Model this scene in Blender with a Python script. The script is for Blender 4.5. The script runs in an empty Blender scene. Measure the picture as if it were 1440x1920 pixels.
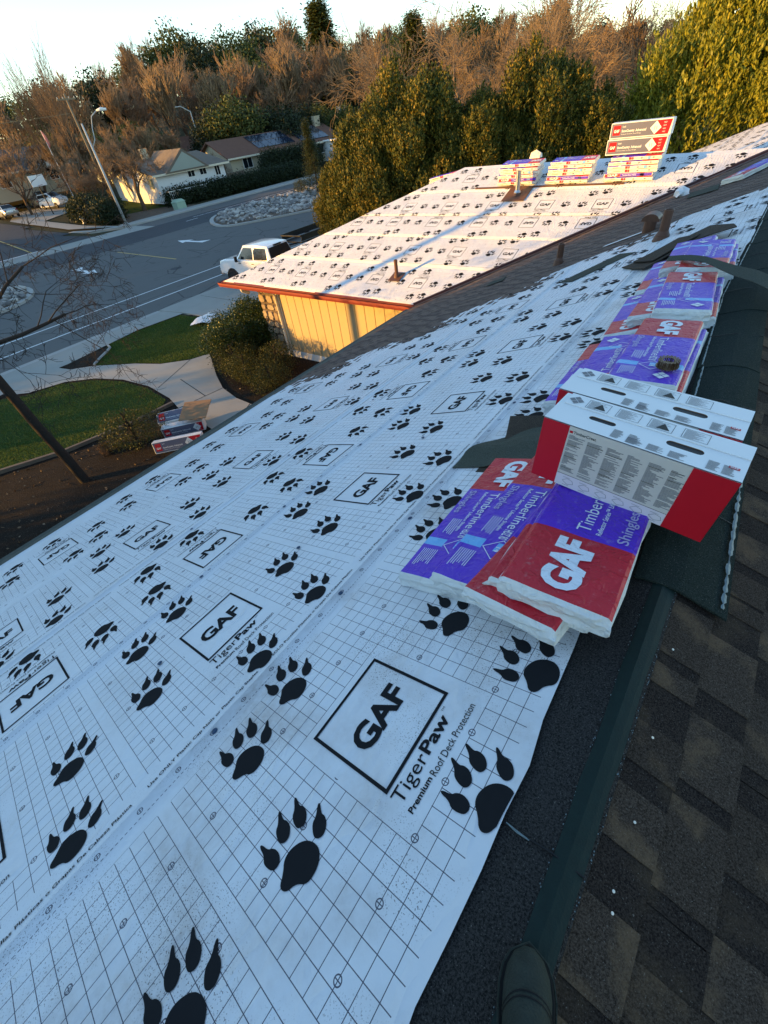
import bpy, bmesh, math, random
import numpy as np
from mathutils import Matrix, Vector
R_ = math.radians
sc = bpy.context.scene
COL = sc.collection
# ------------------------------------------------------------------ camera
def cam_matrix(pos, pit, roll, yaw):
    fw = Vector((math.sin(yaw)*math.cos(pit), math.cos(yaw)*math.cos(pit), -math.sin(pit)))
    r0 = Vector((math.cos(yaw), -math.sin(yaw), 0)); d0 = fw.cross(r0)
    r = math.cos(roll)*r0 + math.sin(roll)*d0; d = -math.sin(roll)*r0 + math.cos(roll)*d0
    m = Matrix((( r.x, -d.x, -fw.x, pos[0]), (r.y, -d.y, -fw.y, pos[1]), (r.z, -d.z, -fw.z, pos[2]), (0, 0, 0, 1)))
    return m
PITCH = R_(18.4349); CP, SP, TP = math.cos(PITCH), math.sin(PITCH), math.tan(PITCH)
Z0 = 4.59                       # height of the main roof plane under the camera
CAMZ = Z0+1.43
cam = bpy.data.objects.new('camera', bpy.data.cameras.new('camera')); COL.objects.link(cam)
cam.matrix_world = cam_matrix((0, 0, CAMZ), R_(43.179), R_(9.071), R_(-42.804))
cam.data.sensor_fit = 'VERTICAL'; cam.data.sensor_height = 36; cam.data.sensor_width = 27; cam.data.lens = 797.2/1920*36
cam.data.clip_start = 0.05; cam.data.clip_end = 3000
sc.camera = cam
# ------------------------------------------------------------------ sky and sun
SUN_EL = R_(8.5); SUN_H = (0.66, 0.751)      # the light travels towards +X +Y (from the street side, behind the camera)
wd = bpy.data.worlds.new('World'); sc.world = wd; wd.use_nodes = True
wn = wd.node_tree.nodes; wl = wd.node_tree.links
sky = wn.new('ShaderNodeTexSky'); sky.sky_type = 'NISHITA'; sky.sun_disc = False
sky.sun_elevation = SUN_EL; sky.sun_rotation = math.atan2(-SUN_H[0], -SUN_H[1]); sky.altitude = 50; sky.air_density = 1.0; sky.dust_density = 0.05; sky.ozone_density = 1.65
wn['Background'].inputs['Strength'].default_value = 0.15
wl.new(sky.outputs[0], wn['Background'].inputs['Color'])
sun = bpy.data.objects.new('sun', bpy.data.lights.new('sun', 'SUN')); COL.objects.link(sun)
sun.data.energy = 3.5; sun.data.angle = R_(0.5); sun.data.color = (1.0, 0.52, 0.10)
sdir = Vector((SUN_H[0]*math.cos(SUN_EL), SUN_H[1]*math.cos(SUN_EL), -math.sin(SUN_EL)))
sun.rotation_euler = sdir.to_track_quat('-Z', 'Y').to_euler(); sun.location = (-40, -45, 30)
sc.view_settings.view_transform = 'Standard'; sc.view_settings.look = 'None'; sc.view_settings.gamma = 1
sc.view_settings.exposure = 1.7
sc.cycles.use_denoising = True
sc.cycles.max_bounces = 6; sc.cycles.transparent_max_bounces = 8
# ------------------------------------------------------------------ helpers: naming
def tag(o, label=None, cat=None, group=None, kind=None):
    if label: o['label'] = label
    if cat: o['category'] = cat
    if group: o['group'] = group
    if kind: o['kind'] = kind
    return o
def empty(name, mat=None, label=None, cat=None, group=None):
    o = bpy.data.objects.new(name, None); COL.objects.link(o); o.empty_display_size = .1
    if mat is not None: o.matrix_world = mat
    return tag(o, label, cat, group)
def link(name, me, parent=None, mat=None):
    o = bpy.data.objects.new(name, me); COL.objects.link(o)
    if parent is not None: o.parent = parent
    if mat is not None: o.matrix_local = mat
    return o
def mesh(name, v, f, mats, mi=None, smooth=False):
    me = bpy.data.meshes.new(name); me.from_pydata([tuple(p) for p in v], [], [tuple(q) for q in f])
    for m in (mats if isinstance(mats, (list, tuple)) else [mats]): me.materials.append(m)
    if mi is not None: me.polygons.foreach_set('material_index', np.asarray(mi, dtype=np.int32))
    if smooth: me.polygons.foreach_set('use_smooth', np.ones(len(me.polygons), dtype=bool))
    me.update(); return me
def obj(name, v, f, mats, parent=None, mat=None, mi=None, smooth=False):
    return link(name, mesh(name, v, f, mats, mi, smooth), parent, mat)
def copy_tree(o, parent=None):
    c = o.copy(); COL.objects.link(c); c.parent = parent
    for ch in list(o.children): copy_tree(ch, c)
    return c
def fr(origin, ex, ey, ez):
    return Matrix(((ex[0], ey[0], ez[0], origin[0]), (ex[1], ey[1], ez[1], origin[1]), (ex[2], ey[2], ez[2], origin[2]), (0, 0, 0, 1)))
XR = 0.133; ZR = Z0+XR*TP
EAVE = 2.6; WY = 8.66
F_MAIN = fr((0, 0, Z0), (CP, 0, SP), (0, 1, 0), (-SP, 0, CP))           # x: up the slope, y: along the ridge
F_RIGHT = fr((XR, 0, ZR), (CP, 0, -SP), (0, 1, 0), (SP, 0, CP))         # x: down the slope from the ridge
F_WING = fr((0, WY, EAVE), (1, 0, 0), (0, CP, SP), (0, -SP, CP))        # x: along the eave, y: up the slope
def loc(x, y, z, rz=0, s=1): return Matrix.Translation((x, y, z)) @ Matrix.Rotation(rz, 4, 'Z') @ Matrix.Scale(s, 4)
# ------------------------------------------------------------------ helpers: shapes
class B:
    """collects vertices and faces of one mesh"""
    def __init__(s): s.v = []; s.f = []; s.m = []
    def add(s, v, f, m=0):
        n = len(s.v); s.v += [tuple(p) for p in v]; s.f += [tuple(i+n for i in q) for q in f]; s.m += [m]*len(f); return s
    def box(s, x0, x1, y0, y1, z0, z1, m=0, M=None):
        v = [(x0,y0,z0),(x1,y0,z0),(x1,y1,z0),(x0,y1,z0),(x0,y0,z1),(x1,y0,z1),(x1,y1,z1),(x0,y1,z1)]
        if M is not None: v = [tuple(M @ Vector(p)) for p in v]
        return s.add(v, [(3,2,1,0),(4,5,6,7),(0,1,5,4),(1,2,6,5),(2,3,7,6),(3,0,4,7)], m)
    def prism(s, poly, z0, z1, m=0, M=None):
        n = len(poly); v = [(p[0],p[1],z0) for p in poly]+[(p[0],p[1],z1) for p in poly]
        if M is not None: v = [tuple(M @ Vector(p)) for p in v]
        return s.add(v, [tuple(range(n-1,-1,-1)), tuple(range(n,2*n))]+[(i,(i+1)%n,n+(i+1)%n,n+i) for i in range(n)], m)
    def tube(s, pts, rad, k=8, m=0, cap=True):
        pts = [Vector(p) for p in pts]; n = len(pts); rad = rad if isinstance(rad,(list,tuple)) else [rad]*n
        base = len(s.v); vs = []
        for i, p in enumerate(pts):
            t = (pts[min(i+1,n-1)]-pts[max(i-1,0)]).normalized()
            a = t.orthogonal().normalized() if i == 0 else (pa-t*pa.dot(t)).normalized()
            pa = a; b = t.cross(a)
            for j in range(k):
                q = 2*math.pi*j/k; vs.append(tuple(p+(a*math.cos(q)+b*math.sin(q))*rad[i]))
        fs = [(i*k+j, i*k+(j+1)%k, (i+1)*k+(j+1)%k, (i+1)*k+j) for i in range(n-1) for j in range(k)]
        if cap: fs += [tuple(range(k-1,-1,-1)), tuple(range((n-1)*k, n*k))]
        return s.add(vs, fs, m)
    def lathe(s, prof, c=(0,0,0), k=16, m=0):
        vs = []; n = len(prof)
        for r, z in prof: vs += [(c[0]+r*math.cos(2*math.pi*j/k), c[1]+r*math.sin(2*math.pi*j/k), c[2]+z) for j in range(k)]
        fs = [(i*k+j, i*k+(j+1)%k, (i+1)*k+(j+1)%k, (i+1)*k+j) for i in range(n-1) for j in range(k)]
        fs += [tuple(range(k-1,-1,-1)), tuple(range((n-1)*k, n*k))]
        return s.add(vs, fs, m)
    def build(s, name, mats, parent=None, mat=None, smooth=False):
        return obj(name, s.v, s.f, mats, parent, mat, s.m, smooth)
def bevel(o, w=.01, seg=2, angle=40):
    bm = bmesh.new(); bm.from_mesh(o.data)
    ed = [e for e in bm.edges if len(e.link_faces) == 2 and e.calc_face_angle(0) > R_(angle)]
    bmesh.ops.bevel(bm, geom=ed, offset=w, segments=seg, profile=.6, affect='EDGES', clamp_overlap=True)
    bm.to_mesh(o.data); bm.free(); return o
# ------------------------------------------------------------------ helpers: materials
class NT:
    def __init__(s, name):
        s.mat = bpy.data.materials.new(name); s.mat.use_nodes = True; s.t = s.mat.node_tree; s.n = s.t.nodes; s.l = s.t.links
        s.b = s.n['Principled BSDF']
    def set(s, sock, val):
        if hasattr(val, 'links'): s.l.new(val, sock)
        elif isinstance(val, (tuple, list)) and len(val) == 3 and sock.type == 'RGBA': sock.default_value = (*val, 1)
        else: sock.default_value = val
    def node(s, typ, ins=None, **kw):
        nd = s.n.new(typ)
        for k, v in kw.items(): setattr(nd, k, v)
        for k, v in (ins or {}).items(): s.set(nd.inputs[k], v)
        return nd
    def m(s, op, a, b=0.0, c=None):
        nd = s.n.new('ShaderNodeMath'); nd.operation = op; s.set(nd.inputs[0], a); s.set(nd.inputs[1], b)
        if c is not None: s.set(nd.inputs[2], c)
        return nd.outputs[0]
    def mix(s, f, a, b):
        nd = s.n.new('ShaderNodeMix'); nd.data_type = 'RGBA'; s.set(nd.inputs[0], f); s.set(nd.inputs[6], a); s.set(nd.inputs[7], b); return nd.outputs[2]
    def ramp(s, f, stops):
        nd = s.n.new('ShaderNodeValToRGB'); e = nd.color_ramp.elements
        while len(e) < len(stops): e.new(.5)
        for i, (p, c) in enumerate(stops): e[i].position = p; e[i].color = (*c, 1) if len(c) == 3 else c
        s.set(nd.inputs[0], f); return nd.outputs[0]
    def noise(s, scale, detail=3, co=None, rough=.5, out=0):
        nd = s.n.new('ShaderNodeTexNoise'); nd.inputs['Scale'].default_value = scale; nd.inputs['Detail'].default_value = detail; nd.inputs['Roughness'].default_value = rough
        s.set(nd.inputs['Vector'], co if co is not None else s.co()); return nd.outputs[out]
    def co(s, which='Object'):
        if not hasattr(s, '_tc'): s._tc = s.n.new('ShaderNodeTexCoord')
        return s._tc.outputs[which]
    def geo(s, which='Position'):
        if not hasattr(s, '_g'): s._g = s.n.new('ShaderNodeNewGeometry')
        return s._g.outputs[which]
    def bump(s, h, strength=.3, dist=.01, normal=None):
        nd = s.n.new('ShaderNodeBump'); nd.inputs['Strength'].default_value = strength; nd.inputs['Distance'].default_value = dist; s.set(nd.inputs['Height'], h)
        if normal is not None: s.set(nd.inputs['Normal'], normal)
        return nd.outputs[0]
    def out(s, col=None, rough=None, nrm=None, metal=None, spec=None, trans=None):
        if col is not None: s.set(s.b.inputs['Base Color'], col)
        if rough is not None: s.set(s.b.inputs['Roughness'], rough)
        if nrm is not None: s.set(s.b.inputs['Normal'], nrm)
        if metal is not None: s.set(s.b.inputs['Metallic'], metal)
        if spec is not None: s.set(s.b.inputs['Specular IOR Level'], spec)
        return s.mat
def plain(name, col, rough=.6, var=.12, scale=6, bump=0.0, bscale=60, metal=0, spec=.25, world=False):
    t = NT(name); co = t.geo() if world else t.co()
    n = t.noise(scale, 4, co)
    c = t.mix(n, tuple(x*(1-var) for x in col), tuple(min(1, x*(1+var)) for x in col))
    nr = t.bump(t.noise(bscale, 3, co), bump, .004) if bump else None
    return t.out(c, rough, nr, metal, spec)
def leafmat(name, stops, rough=.55, trans=.25, nscale=.0):
    """leaf colour varies from leaf to leaf"""
    t = NT(name); rnd = t.geo('Random Per Island')
    f = rnd
    if nscale: f = t.m('ADD', t.m('MULTIPLY', rnd, .5), t.m('MULTIPLY', t.noise(nscale, 2), .5))
    col = t.ramp(f, stops)
    t.out(col, rough, spec=.25)
    if trans:
        tr = t.node('ShaderNodeBsdfTranslucent', {'Color': col}); mx = t.node('ShaderNodeMixShader', {0: trans})
        t.l.new(t.b.outputs[0], mx.inputs[1]); t.l.new(tr.outputs[0], mx.inputs[2]); t.l.new(mx.outputs[0], t.n['Material Output'].inputs[0])
    return t.mat
# ------------------------------------------------------------------ helpers: lettering (flat print)
_txt = {}
def text_geo(s, bold=0.0, spacing=1.0):
    """vertices and faces of a line of text, 1 unit high capitals approx., left aligned at 0,0"""
    k = (s, bold, spacing)
    if k not in _txt:
        cu = bpy.data.curves.new('t', 'FONT'); cu.body = s; cu.offset = bold; cu.space_character = spacing; cu.resolution_u = 3; cu.dimensions = '2D'; cu.fill_mode = 'FRONT'
        o = bpy.data.objects.new('t', cu); COL.objects.link(o); dg = bpy.context.evaluated_depsgraph_get()
        me = bpy.data.meshes.new_from_object(o.evaluated_get(dg))
        v = np.array([p.co[:] for p in me.vertices]).reshape(-1, 3); f = [tuple(p.vertices) for p in me.polygons]
        bpy.data.objects.remove(o); bpy.data.curves.remove(cu); bpy.data.meshes.remove(me)
        _txt[k] = (v, f)
    return _txt[k]
def text_fit(b, s, x0, y0, w, h, rot=0, m=0, bold=0.0, z=0.0, spacing=1.0):
    """adds text scaled to the box w x h with its lower-left corner at x0,y0, turned by rot"""
    v, f = text_geo(s, bold, spacing); lo = v.min(0); hi = v.max(0)
    c, sn = math.cos(rot), math.sin(rot); out = []
    for p in v:
        x = (p[0]-lo[0])/(hi[0]-lo[0])*w; y = (p[1]-lo[1])/(hi[1]-lo[1])*h
        out.append((x0+x*c-y*sn, y0+x*sn+y*c, z))
    b.add(out, f, m)
# ------------------------------------------------------------------ materials
def paper_material(name, dirt):
    """white woven underlayment with its printed square grid, dashed lap line and nail marks; UV holds metres from the box centre"""
    t = NT(name); uv = t.node('ShaderNodeUVMap', uv_map='print').outputs[0]
    sx = t.node('ShaderNodeSeparateXYZ', {0: uv}); a0, b = sx.outputs[0], sx.outputs[1]
    P = 1.33; g = P/24
    a = t.m('SUBTRACT', t.m('MULTIPLY', t.m('FRACT', t.m('ADD', t.m('DIVIDE', a0, P), .5)), P), P/2)
    aa = t.m('ABSOLUTE', a)
    def near(x, period, off, w):      # 1 where x is within w of off + k*period
        q = t.m('FRACT', t.m('ADD', t.m('DIVIDE', t.m('SUBTRACT', x, off), period), .5))
        return t.m('LESS_THAN', t.m('ABSOLUTE', t.m('MULTIPLY', t.m('SUBTRACT', q, .5), period)), w)
    AND = lambda *k: k[0] if len(k) == 1 else t.m('MULTIPLY', k[0], AND(*k[1:]))
    NOT = lambda k: t.m('SUBTRACT', 1.0, k)
    gt = lambda x, y: t.m('GREATER_THAN', x, y); lt = lambda x, y: t.m('LESS_THAN', x, y)
    white = AND(lt(aa, 4.48*g), gt(b, -.328), lt(b, .218))
    blok = AND(gt(b, -.475), lt(b, .546))
    l1 = AND(near(a, g, g/2, .0012), blok)
    l2 = AND(near(b, .055, .22, .0012), lt(aa, 11.5*g), gt(b, -.47), lt(b, .55))
    grid = AND(t.m('MAXIMUM', l1, l2), NOT(white))
    dash = AND(lt(t.m('ABSOLUTE', t.m('SUBTRACT', b, .61)), .0016), lt(t.m('FRACT', t.m('MULTIPLY', a0, 55.0)), .55))
    # nail marks: a circle with a cross
    def mark(bc, per=3*g, off=-.064):
        q = t.m('MULTIPLY', t.m('SUBTRACT', t.m('FRACT', t.m('ADD', t.m('DIVIDE', t.m('SUBTRACT', a, off), per), .5)), .5), per)
        w = t.m('SUBTRACT', b, bc)
        r = t.m('SQRT', t.m('ADD', t.m('MULTIPLY', q, q), t.m('MULTIPLY', w, w)))
        ring = lt(t.m('ABSOLUTE', t.m('SUBTRACT', r, .0105)), .0016)
        cr = AND(lt(t.m('MINIMUM', t.m('ABSOLUTE', q), t.m('ABSOLUTE', w)), .0013), lt(r, .011))
        return t.m('MAXIMUM', ring, cr)
    inbox = AND(lt(aa, 4.3*g))
    marks = t.m('MAXIMUM', t.m('MAXIMUM', mark(-.33), mark(.335)), t.m('MAXIMUM', AND(mark(.004), NOT(inbox)), mark(.64, 2*3*g/2)))
    ink = t.m('MINIMUM', t.m('MAXIMUM', t.m('MAXIMUM', grid, dash), marks), 1.0)
    p = t.geo()
    n1 = t.noise(2.2, 5, p, .6); n2 = t.noise(38, 4, p, .65); n3 = t.noise(210, 2, p)
    base = t.mix(n1, (.66, .68, .70), (.75, .765, .78))
    smear = t.m('MULTIPLY', t.ramp(n1, [(.44, (0, 0, 0)), (.70, (1, 1, 1))]), dirt)
    base = t.mix(t.m('MULTIPLY', smear, t.m('MULTIPLY', n2, .9)), base, (.36, .305, .26))
    spk = t.m('MULTIPLY', t.m('MULTIPLY', gt(n3, .63), t.ramp(t.noise(3.1, 3, p), [(.48, (0, 0, 0)), (.62, (1, 1, 1))])), dirt)
    base = t.mix(t.m('MULTIPLY', spk, .75), base, (.12, .10, .09))
    col = t.mix(t.m('MULTIPLY', ink, .93), base, (.035, .035, .06))
    st = t.node('ShaderNodeMapping', {'Vector': p, 'Scale': (2.6, .9, 1.0)}).outputs[0]
    cr1 = t.m('SUBTRACT', 1.0, t.m('MINIMUM', t.m('MULTIPLY', t.m('ABSOLUTE', t.m('SUBTRACT', t.noise(1.6, 3, st, .55), .5)), 22.0), 1.0))
    cr2 = t.m('SUBTRACT', 1.0, t.m('MINIMUM', t.m('MULTIPLY', t.m('ABSOLUTE', t.m('SUBTRACT', t.noise(3.1, 2, p, .5), .47)), 30.0), 1.0))
    h = t.m('ADD', t.m('ADD', t.m('MULTIPLY', cr1, .10), t.m('MULTIPLY', cr2, .05)), t.m('MULTIPLY', t.noise(1.7, 3, p), 1.0))
    h = t.m('ADD', h, t.m('ADD', t.m('MULTIPLY', t.noise(7, 4, p), .18), t.m('MULTIPLY', n2, .02)))
    return t.out(col, .5, t.bump(h, .6, .05), spec=.25)
M_PAPER_A = paper_material('underlayment dirty', 1.15)
M_PAPER = paper_material('underlayment', .45)
M_INK = plain('print ink', (.016, .017, .019), .8, .1, 30, spec=.06)
def shingle_material(name, c0, c1, tan, amount=.5):
    t = NT(name); p = t.geo()
    gr = t.noise(210, 4, p, .8); g2 = t.noise(90, 3, p, .6); ob = t.node('ShaderNodeObjectInfo').outputs['Random']; isl = t.geo('Random Per Island')
    c = t.mix(t.ramp(gr, [(.40, (0, 0, 0)), (.60, (1, 1, 1))]), c0, c1)
    tone = t.m('ADD', .84, t.m('MULTIPLY', isl, .3))
    c = t.mix(1.0, c, t.node('ShaderNodeCombineColor', {0: tone, 1: tone, 2: tone}).outputs[0]); c.node.blend_type = 'MULTIPLY'
    blot = t.ramp(t.m('ADD', t.m('MULTIPLY', t.noise(8, 3, p), .86), t.m('MULTIPLY', isl, .14)), [(.53, (0, 0, 0)), (.66, (1, 1, 1))])
    c = t.mix(t.m('MULTIPLY', blot, t.m('MULTIPLY', g2, amount)), c, tan)
    spark = t.m('GREATER_THAN', t.noise(240, 1, p), .72)
    c = t.mix(t.m('MULTIPLY', spark, .35), c, (.30, .28, .25))
    return t.out(c, .85, t.bump(t.m('ADD', gr, t.m('MULTIPLY', g2, .9)), .9, .004), spec=.05)
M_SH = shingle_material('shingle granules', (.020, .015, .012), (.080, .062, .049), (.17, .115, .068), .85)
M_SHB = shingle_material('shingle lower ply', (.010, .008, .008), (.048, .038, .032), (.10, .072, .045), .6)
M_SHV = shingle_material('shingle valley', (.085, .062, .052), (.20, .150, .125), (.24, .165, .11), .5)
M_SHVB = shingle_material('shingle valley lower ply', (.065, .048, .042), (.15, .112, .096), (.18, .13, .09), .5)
M_CAP = shingle_material('dark green mineral back', (.010, .016, .014), (.030, .042, .037), (.04, .05, .045), .2)
M_GRAN = shingle_material('black mineral strip', (.010, .010, .010), (.060, .056, .052), (.05, .05, .05), .2)
M_TAPE = plain('dark green film', (.004, .016, .013), .6, .3, 40, .3, 200)
M_SEAL = plain('pale adhesive', (.14, .19, .20), .4, .45, 60)
M_FLASH = plain('brown painted flashing', (.11, .052, .032), .45, .2, 20)
M_VALLEY = plain('dark valley metal', (.030, .015, .014), .4, .3, 8)
M_GUT = plain('red brown gutter', (.25, .055, .042), .4, .15, 5)
M_DECK = plain('roof deck board', (.05, .04, .033), .8, .3, 6)
M_EAVE = plain('grey green starter strip', (.055, .065, .055), .7, .25, 12, .4, 300)
M_WALL = plain('cream siding', (.44, .35, .20), .7, .05, 3, .2, 80)
M_TRIM = plain('cream trim', (.66, .60, .46), .6, .05, 4)
M_WHITE = plain('white paint', (.78, .78, .75), .5, .04, 4)
M_CONC = plain('concrete', (.31, .31, .28), .85, .14, 1.1, .35, 90, world=True)
M_CONC2 = plain('concrete kerb', (.36, .355, .33), .85, .12, 1.3, .3, 90, world=True)
def asphalt(name, c0, c1):
    t = NT(name); p = t.geo()
    n = t.noise(.35, 5, p, .6); f = t.noise(60, 2, p)
    # long tyre tracks along the street
    sx = t.node('ShaderNodeSeparateXYZ', {0: p}); st = t.node('ShaderNodeCombineXYZ', {0: t.m('MULTIPLY', sx.outputs[0], 1.2), 1: t.m('MULTIPLY', sx.outputs[1], .05), 2: 0.0}).outputs[0]
    tr = t.noise(1.0, 3, st)
    c = t.mix(t.m('ADD', t.m('MULTIPLY', n, .5), t.m('MULTIPLY', tr, .5)), c0, c1)
    c = t.mix(t.m('MULTIPLY', f, .35), c, tuple(x*1.6 for x in c1))
    wv = t.node('ShaderNodeTexVoronoi', {'Vector': p, 'Scale': .32}, feature='DISTANCE_TO_EDGE').outputs[0]
    c = t.mix(t.m('MULTIPLY', t.m('MULTIPLY', t.m('LESS_THAN', t.m('ADD', wv, t.m('MULTIPLY', t.noise(3, 3, p), .03)), .026), t.m('GREATER_THAN', n, .48)), .7), c, tuple(x*.35 for x in c0))
    c = t.mix(t.m('MULTIPLY', t.ramp(t.noise(.9, 2, p), [(.66, (0, 0, 0)), (.72, (1, 1, 1))]), .55), c, tuple(x*.5 for x in c0))
    return t.out(c, .75, t.bump(f, .4, .01), spec=.35)
M_ASPH = asphalt('asphalt worn', (.052, .053, .052), (.105, .105, .100))
M_ASPH2 = asphalt('asphalt new', (.018, .022, .027), (.034, .039, .046))
M_PAINT = plain('road paint white', (.72, .73, .72), .6, .18, 9, world=True)
M_PAINTY = plain('road paint yellow', (.52, .36, .10), .6, .2, 9, world=True)
def soil(name, c0, c1, c2):
    t = NT(name); p = t.geo(); n = t.noise(1.3, 5, p, .7); k = t.noise(34, 4, p, .7)
    c = t.mix(n, c0, c1); c = t.mix(t.ramp(k, [(.60, (0, 0, 0)), (.68, (1, 1, 1))]), c, c2)
    return t.out(c, .95, t.bump(k, .9, .03), spec=.1)
M_SOIL = soil('dark bark mulch', (.010, .008, .006), (.032, .024, .018), (.12, .09, .065))
M_DIRT = soil('pale dirt', (.10, .075, .055), (.17, .13, .10), (.26, .22, .18))
M_GROUND = soil('dry grass ground', (.035, .040, .018), (.075, .062, .035), (.10, .085, .05))
M_LAWN = soil('lawn soil', (.025, .045, .008), (.040, .075, .014), (.05, .085, .02))
M_GRASS = leafmat('grass blades', [(0, (.040, .070, .012)), (.4, (.070, .120, .018)), (.62, (.11, .165, .034)), (.8, (.16, .17, .055)), (1, (.24, .21, .10))], .7, .3, .9)
M_GLASS = plain('window glass', (.012, .016, .020), .05, .2, 2, spec=.4)
M_BLACK = plain('black plastic', (.012, .012, .013), .45, .2, 8)
M_TYRE = plain('tyre rubber', (.018, .018, .018), .8, .2, 20)
M_CHROME = plain('galvanised metal', (.62, .60, .57), .28, .08, 12, metal=1)
M_WOODGREY = plain('weathered timber', (.14, .11, .085), .85, .3, 5, .4, 60)
M_BARK = plain('dark bark', (.030, .024, .020), .9, .4, 9, .9, 40)
M_BARK2 = plain('brown bark', (.105, .068, .042), .9, .35, 5, .7, 30)
M_TWIG = plain('reddish brown twigs', (.25, .170, .105), .9, .35, .6)
M_TWIG2 = plain('grey brown twigs', (.18, .125, .078), .9, .4, .6)
M_TWIGT = plain('tan twigs', (.24, .17, .10), .9, .35, .6)
# ------------------------------------------------------------------ terrain and street
def sm(x, a, b):
    x = min(1, max(0, (x-a)/(b-a))); return x*x*(3-2*x)
def terr(x, y):
    d = -x-57
    z = -.05
    if x > -22.6: z = .06+.17*sm(x, -20.5, -10)
    if d > 0: z += .05*min(d, 28)+.10*max(0, min(d-30, 110))
    z += .07*max(0, min(y-62, 130))*sm(-x, 20, 60)
    r = math.hypot(x, y)
    if d > 0 or y > 62: z += .6*math.sin(x*.05)*math.cos(y*.043)*sm(r, 90, 160)
    return z
xs = [-900, -600, -420, -330]+list(range(-280, -60, 10))+[-60, -57.01, -56.9, -54.4, -54.2, -40, -30, -22.7, -22.5, -21, -19, -17, -15, -13, -11, -9, -6, 0, 10, 30, 60, 120, 250, 500, 900]
ys = [-900, -500, -250, -120, -60, -30, -15, -8, 0, 5, 10, 15, 20, 30, 45]+list(range(60, 290, 10))+[330, 420, 600, 900]
v = [(x, y, terr(x, y)) for y in ys for x in xs]; nx = len(xs)
f = [(j*nx+i, j*nx+i+1, (j+1)*nx+i+1, (j+1)*nx+i) for j in range(len(ys)-1) for i in range(nx-1)]
tag(obj('ground', v, f, M_GROUND, smooth=True), kind='structure')
def sheet_poly(name, poly, z, mat, kind='structure', thick=None, parent=None, rise=False):
    b = B()
    if thick: b.prism(poly, z-thick, z)
    else: b.add([(p[0], p[1], (terr(*p) if rise else 0)+z) for p in poly], [tuple(range(len(poly)))])
    o = b.build(name, mat, parent)
    if kind and parent is None: tag(o, kind=kind)
    return o
def ccw(p): return p if sum((p[i-1][0]*p[i][1]-p[i][0]*p[i-1][1]) for i in range(len(p))) > 0 else p[::-1]
def smooth_poly(p, it=2):
    for _ in range(it):
        q = []
        for i in range(len(p)):
            a, b = p[i], p[(i+1) % len(p)]
            q += [(a[0]*.75+b[0]*.25, a[1]*.75+b[1]*.25), (a[0]*.25+b[0]*.75, a[1]*.25+b[1]*.75)]
        p = q
    return ccw(p)
def rect(x0, x1, y0, y1): return [(x0, y0), (x1, y0), (x1, y1), (x0, y1)]
MANHOLE = [(-35.5, 12.2), (-30.2, 16.5)]
for mx_, my_ in MANHOLE: sheet_poly('manhole_cover', [(mx_+.38*math.cos(i*.3927), my_+.38*math.sin(i*.3927)) for i in range(16)], .006, M_ASPH2)
road = sheet_poly('road', rect(-54.4, -22.5, -160, 260), 0.0, M_ASPH)
sheet_poly('new_lane', rect(-50.4, -44.0, -160, 260), .004, M_ASPH2)
# side street, climbing gently away from the main road
b = B()
sxs = [-54.3, -60, -70, -85, -100, -130]
for i in range(len(sxs)-1):
    za, zb = terr(sxs[i], 12)+.06, terr(sxs[i+1], 12)+.06
    if i == 0: za = .002
    b.add([(sxs[i], 3, za), (sxs[i], 22.6, za), (sxs[i+1], 21.6, zb), (sxs[i+1], 3, zb)], [(0, 1, 2, 3)])
tag(b.build('side_street', M_ASPH2), kind='structure')
sheet_poly('cross_gutter', [(-54.3, -40), (-50.6, -40), (-50.7, 22), (-50.2, 27), (-54.3, 27)], .008, M_CONC)
sheet_poly('kerb', [(-54.9, 26), (-54.3, 29), (-54.3, 200), (-54.9, 200)], .14, M_CONC2, thick=.3)
sheet_poly('kerb', [(-54.9, 26), (-57.4, 23.6), (-62, 22.7), (-75, 22.3), (-75, 22.9), (-62, 23.3), (-57.8, 24.2), (-55.5, 26.2)], .16, M_CONC2, thick=.5)
sheet_poly('pavement', [(-57, 26.5), (-54.92, 26.3), (-54.92, 200), (-57, 200)], .125, M_CONC)
sheet_poly('pavement', [(-57.02, 26.5), (-56.3, 26.1), (-62, 23.4), (-75, 22.95), (-75, 24.6), (-62, 25.2)], .135, M_CONC, rise=True)
sheet_poly('kerb', [(-22.7, -60), (-22.35, -60), (-22.35, 10.6), (-22.7, 10.6)], .10, M_CONC2, thick=.2)
sheet_poly('pavement', [(-22.34, -60), (-20.9, -60), (-20.5, 5.2), (-21.1, 8.6), (-20.8, 10.8), (-22.34, 10.8)], .112, M_CONC)
tag(B().prism([(-22.6, 10.6), (-22.6, 18.5), (-12.6, 18.5), (-12.6, 11.6), (-17, 11.0), (-19.2, 10.9), (-20.8, 10.85)][::-1], -.1, .13).build('driveway', M_CONC), kind='structure')
for k, (px, py, qx, qy) in enumerate([(-22.3, 12.9, -12.7, 12.9), (-22.3, 15.6, -12.7, 15.6), (-17.5, 11.2, -17.5, 18.4)]):
    sheet_poly('expansion_joint', rect(px-.01, qx+.01, py-.01, qy+.01) if px != qx else rect(px-.012, px+.012, py, qy), .134, M_SOIL)
# front walk, lawns and beds (the ground around them is bark mulch)
sheet_poly('mulch_bed', [(-20.4, -30), (-4, -30), (-4, 12), (-12.5, 12), (-15.2, 9), (-20.4, 9)], .012, M_SOIL, rise=True)
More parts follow.
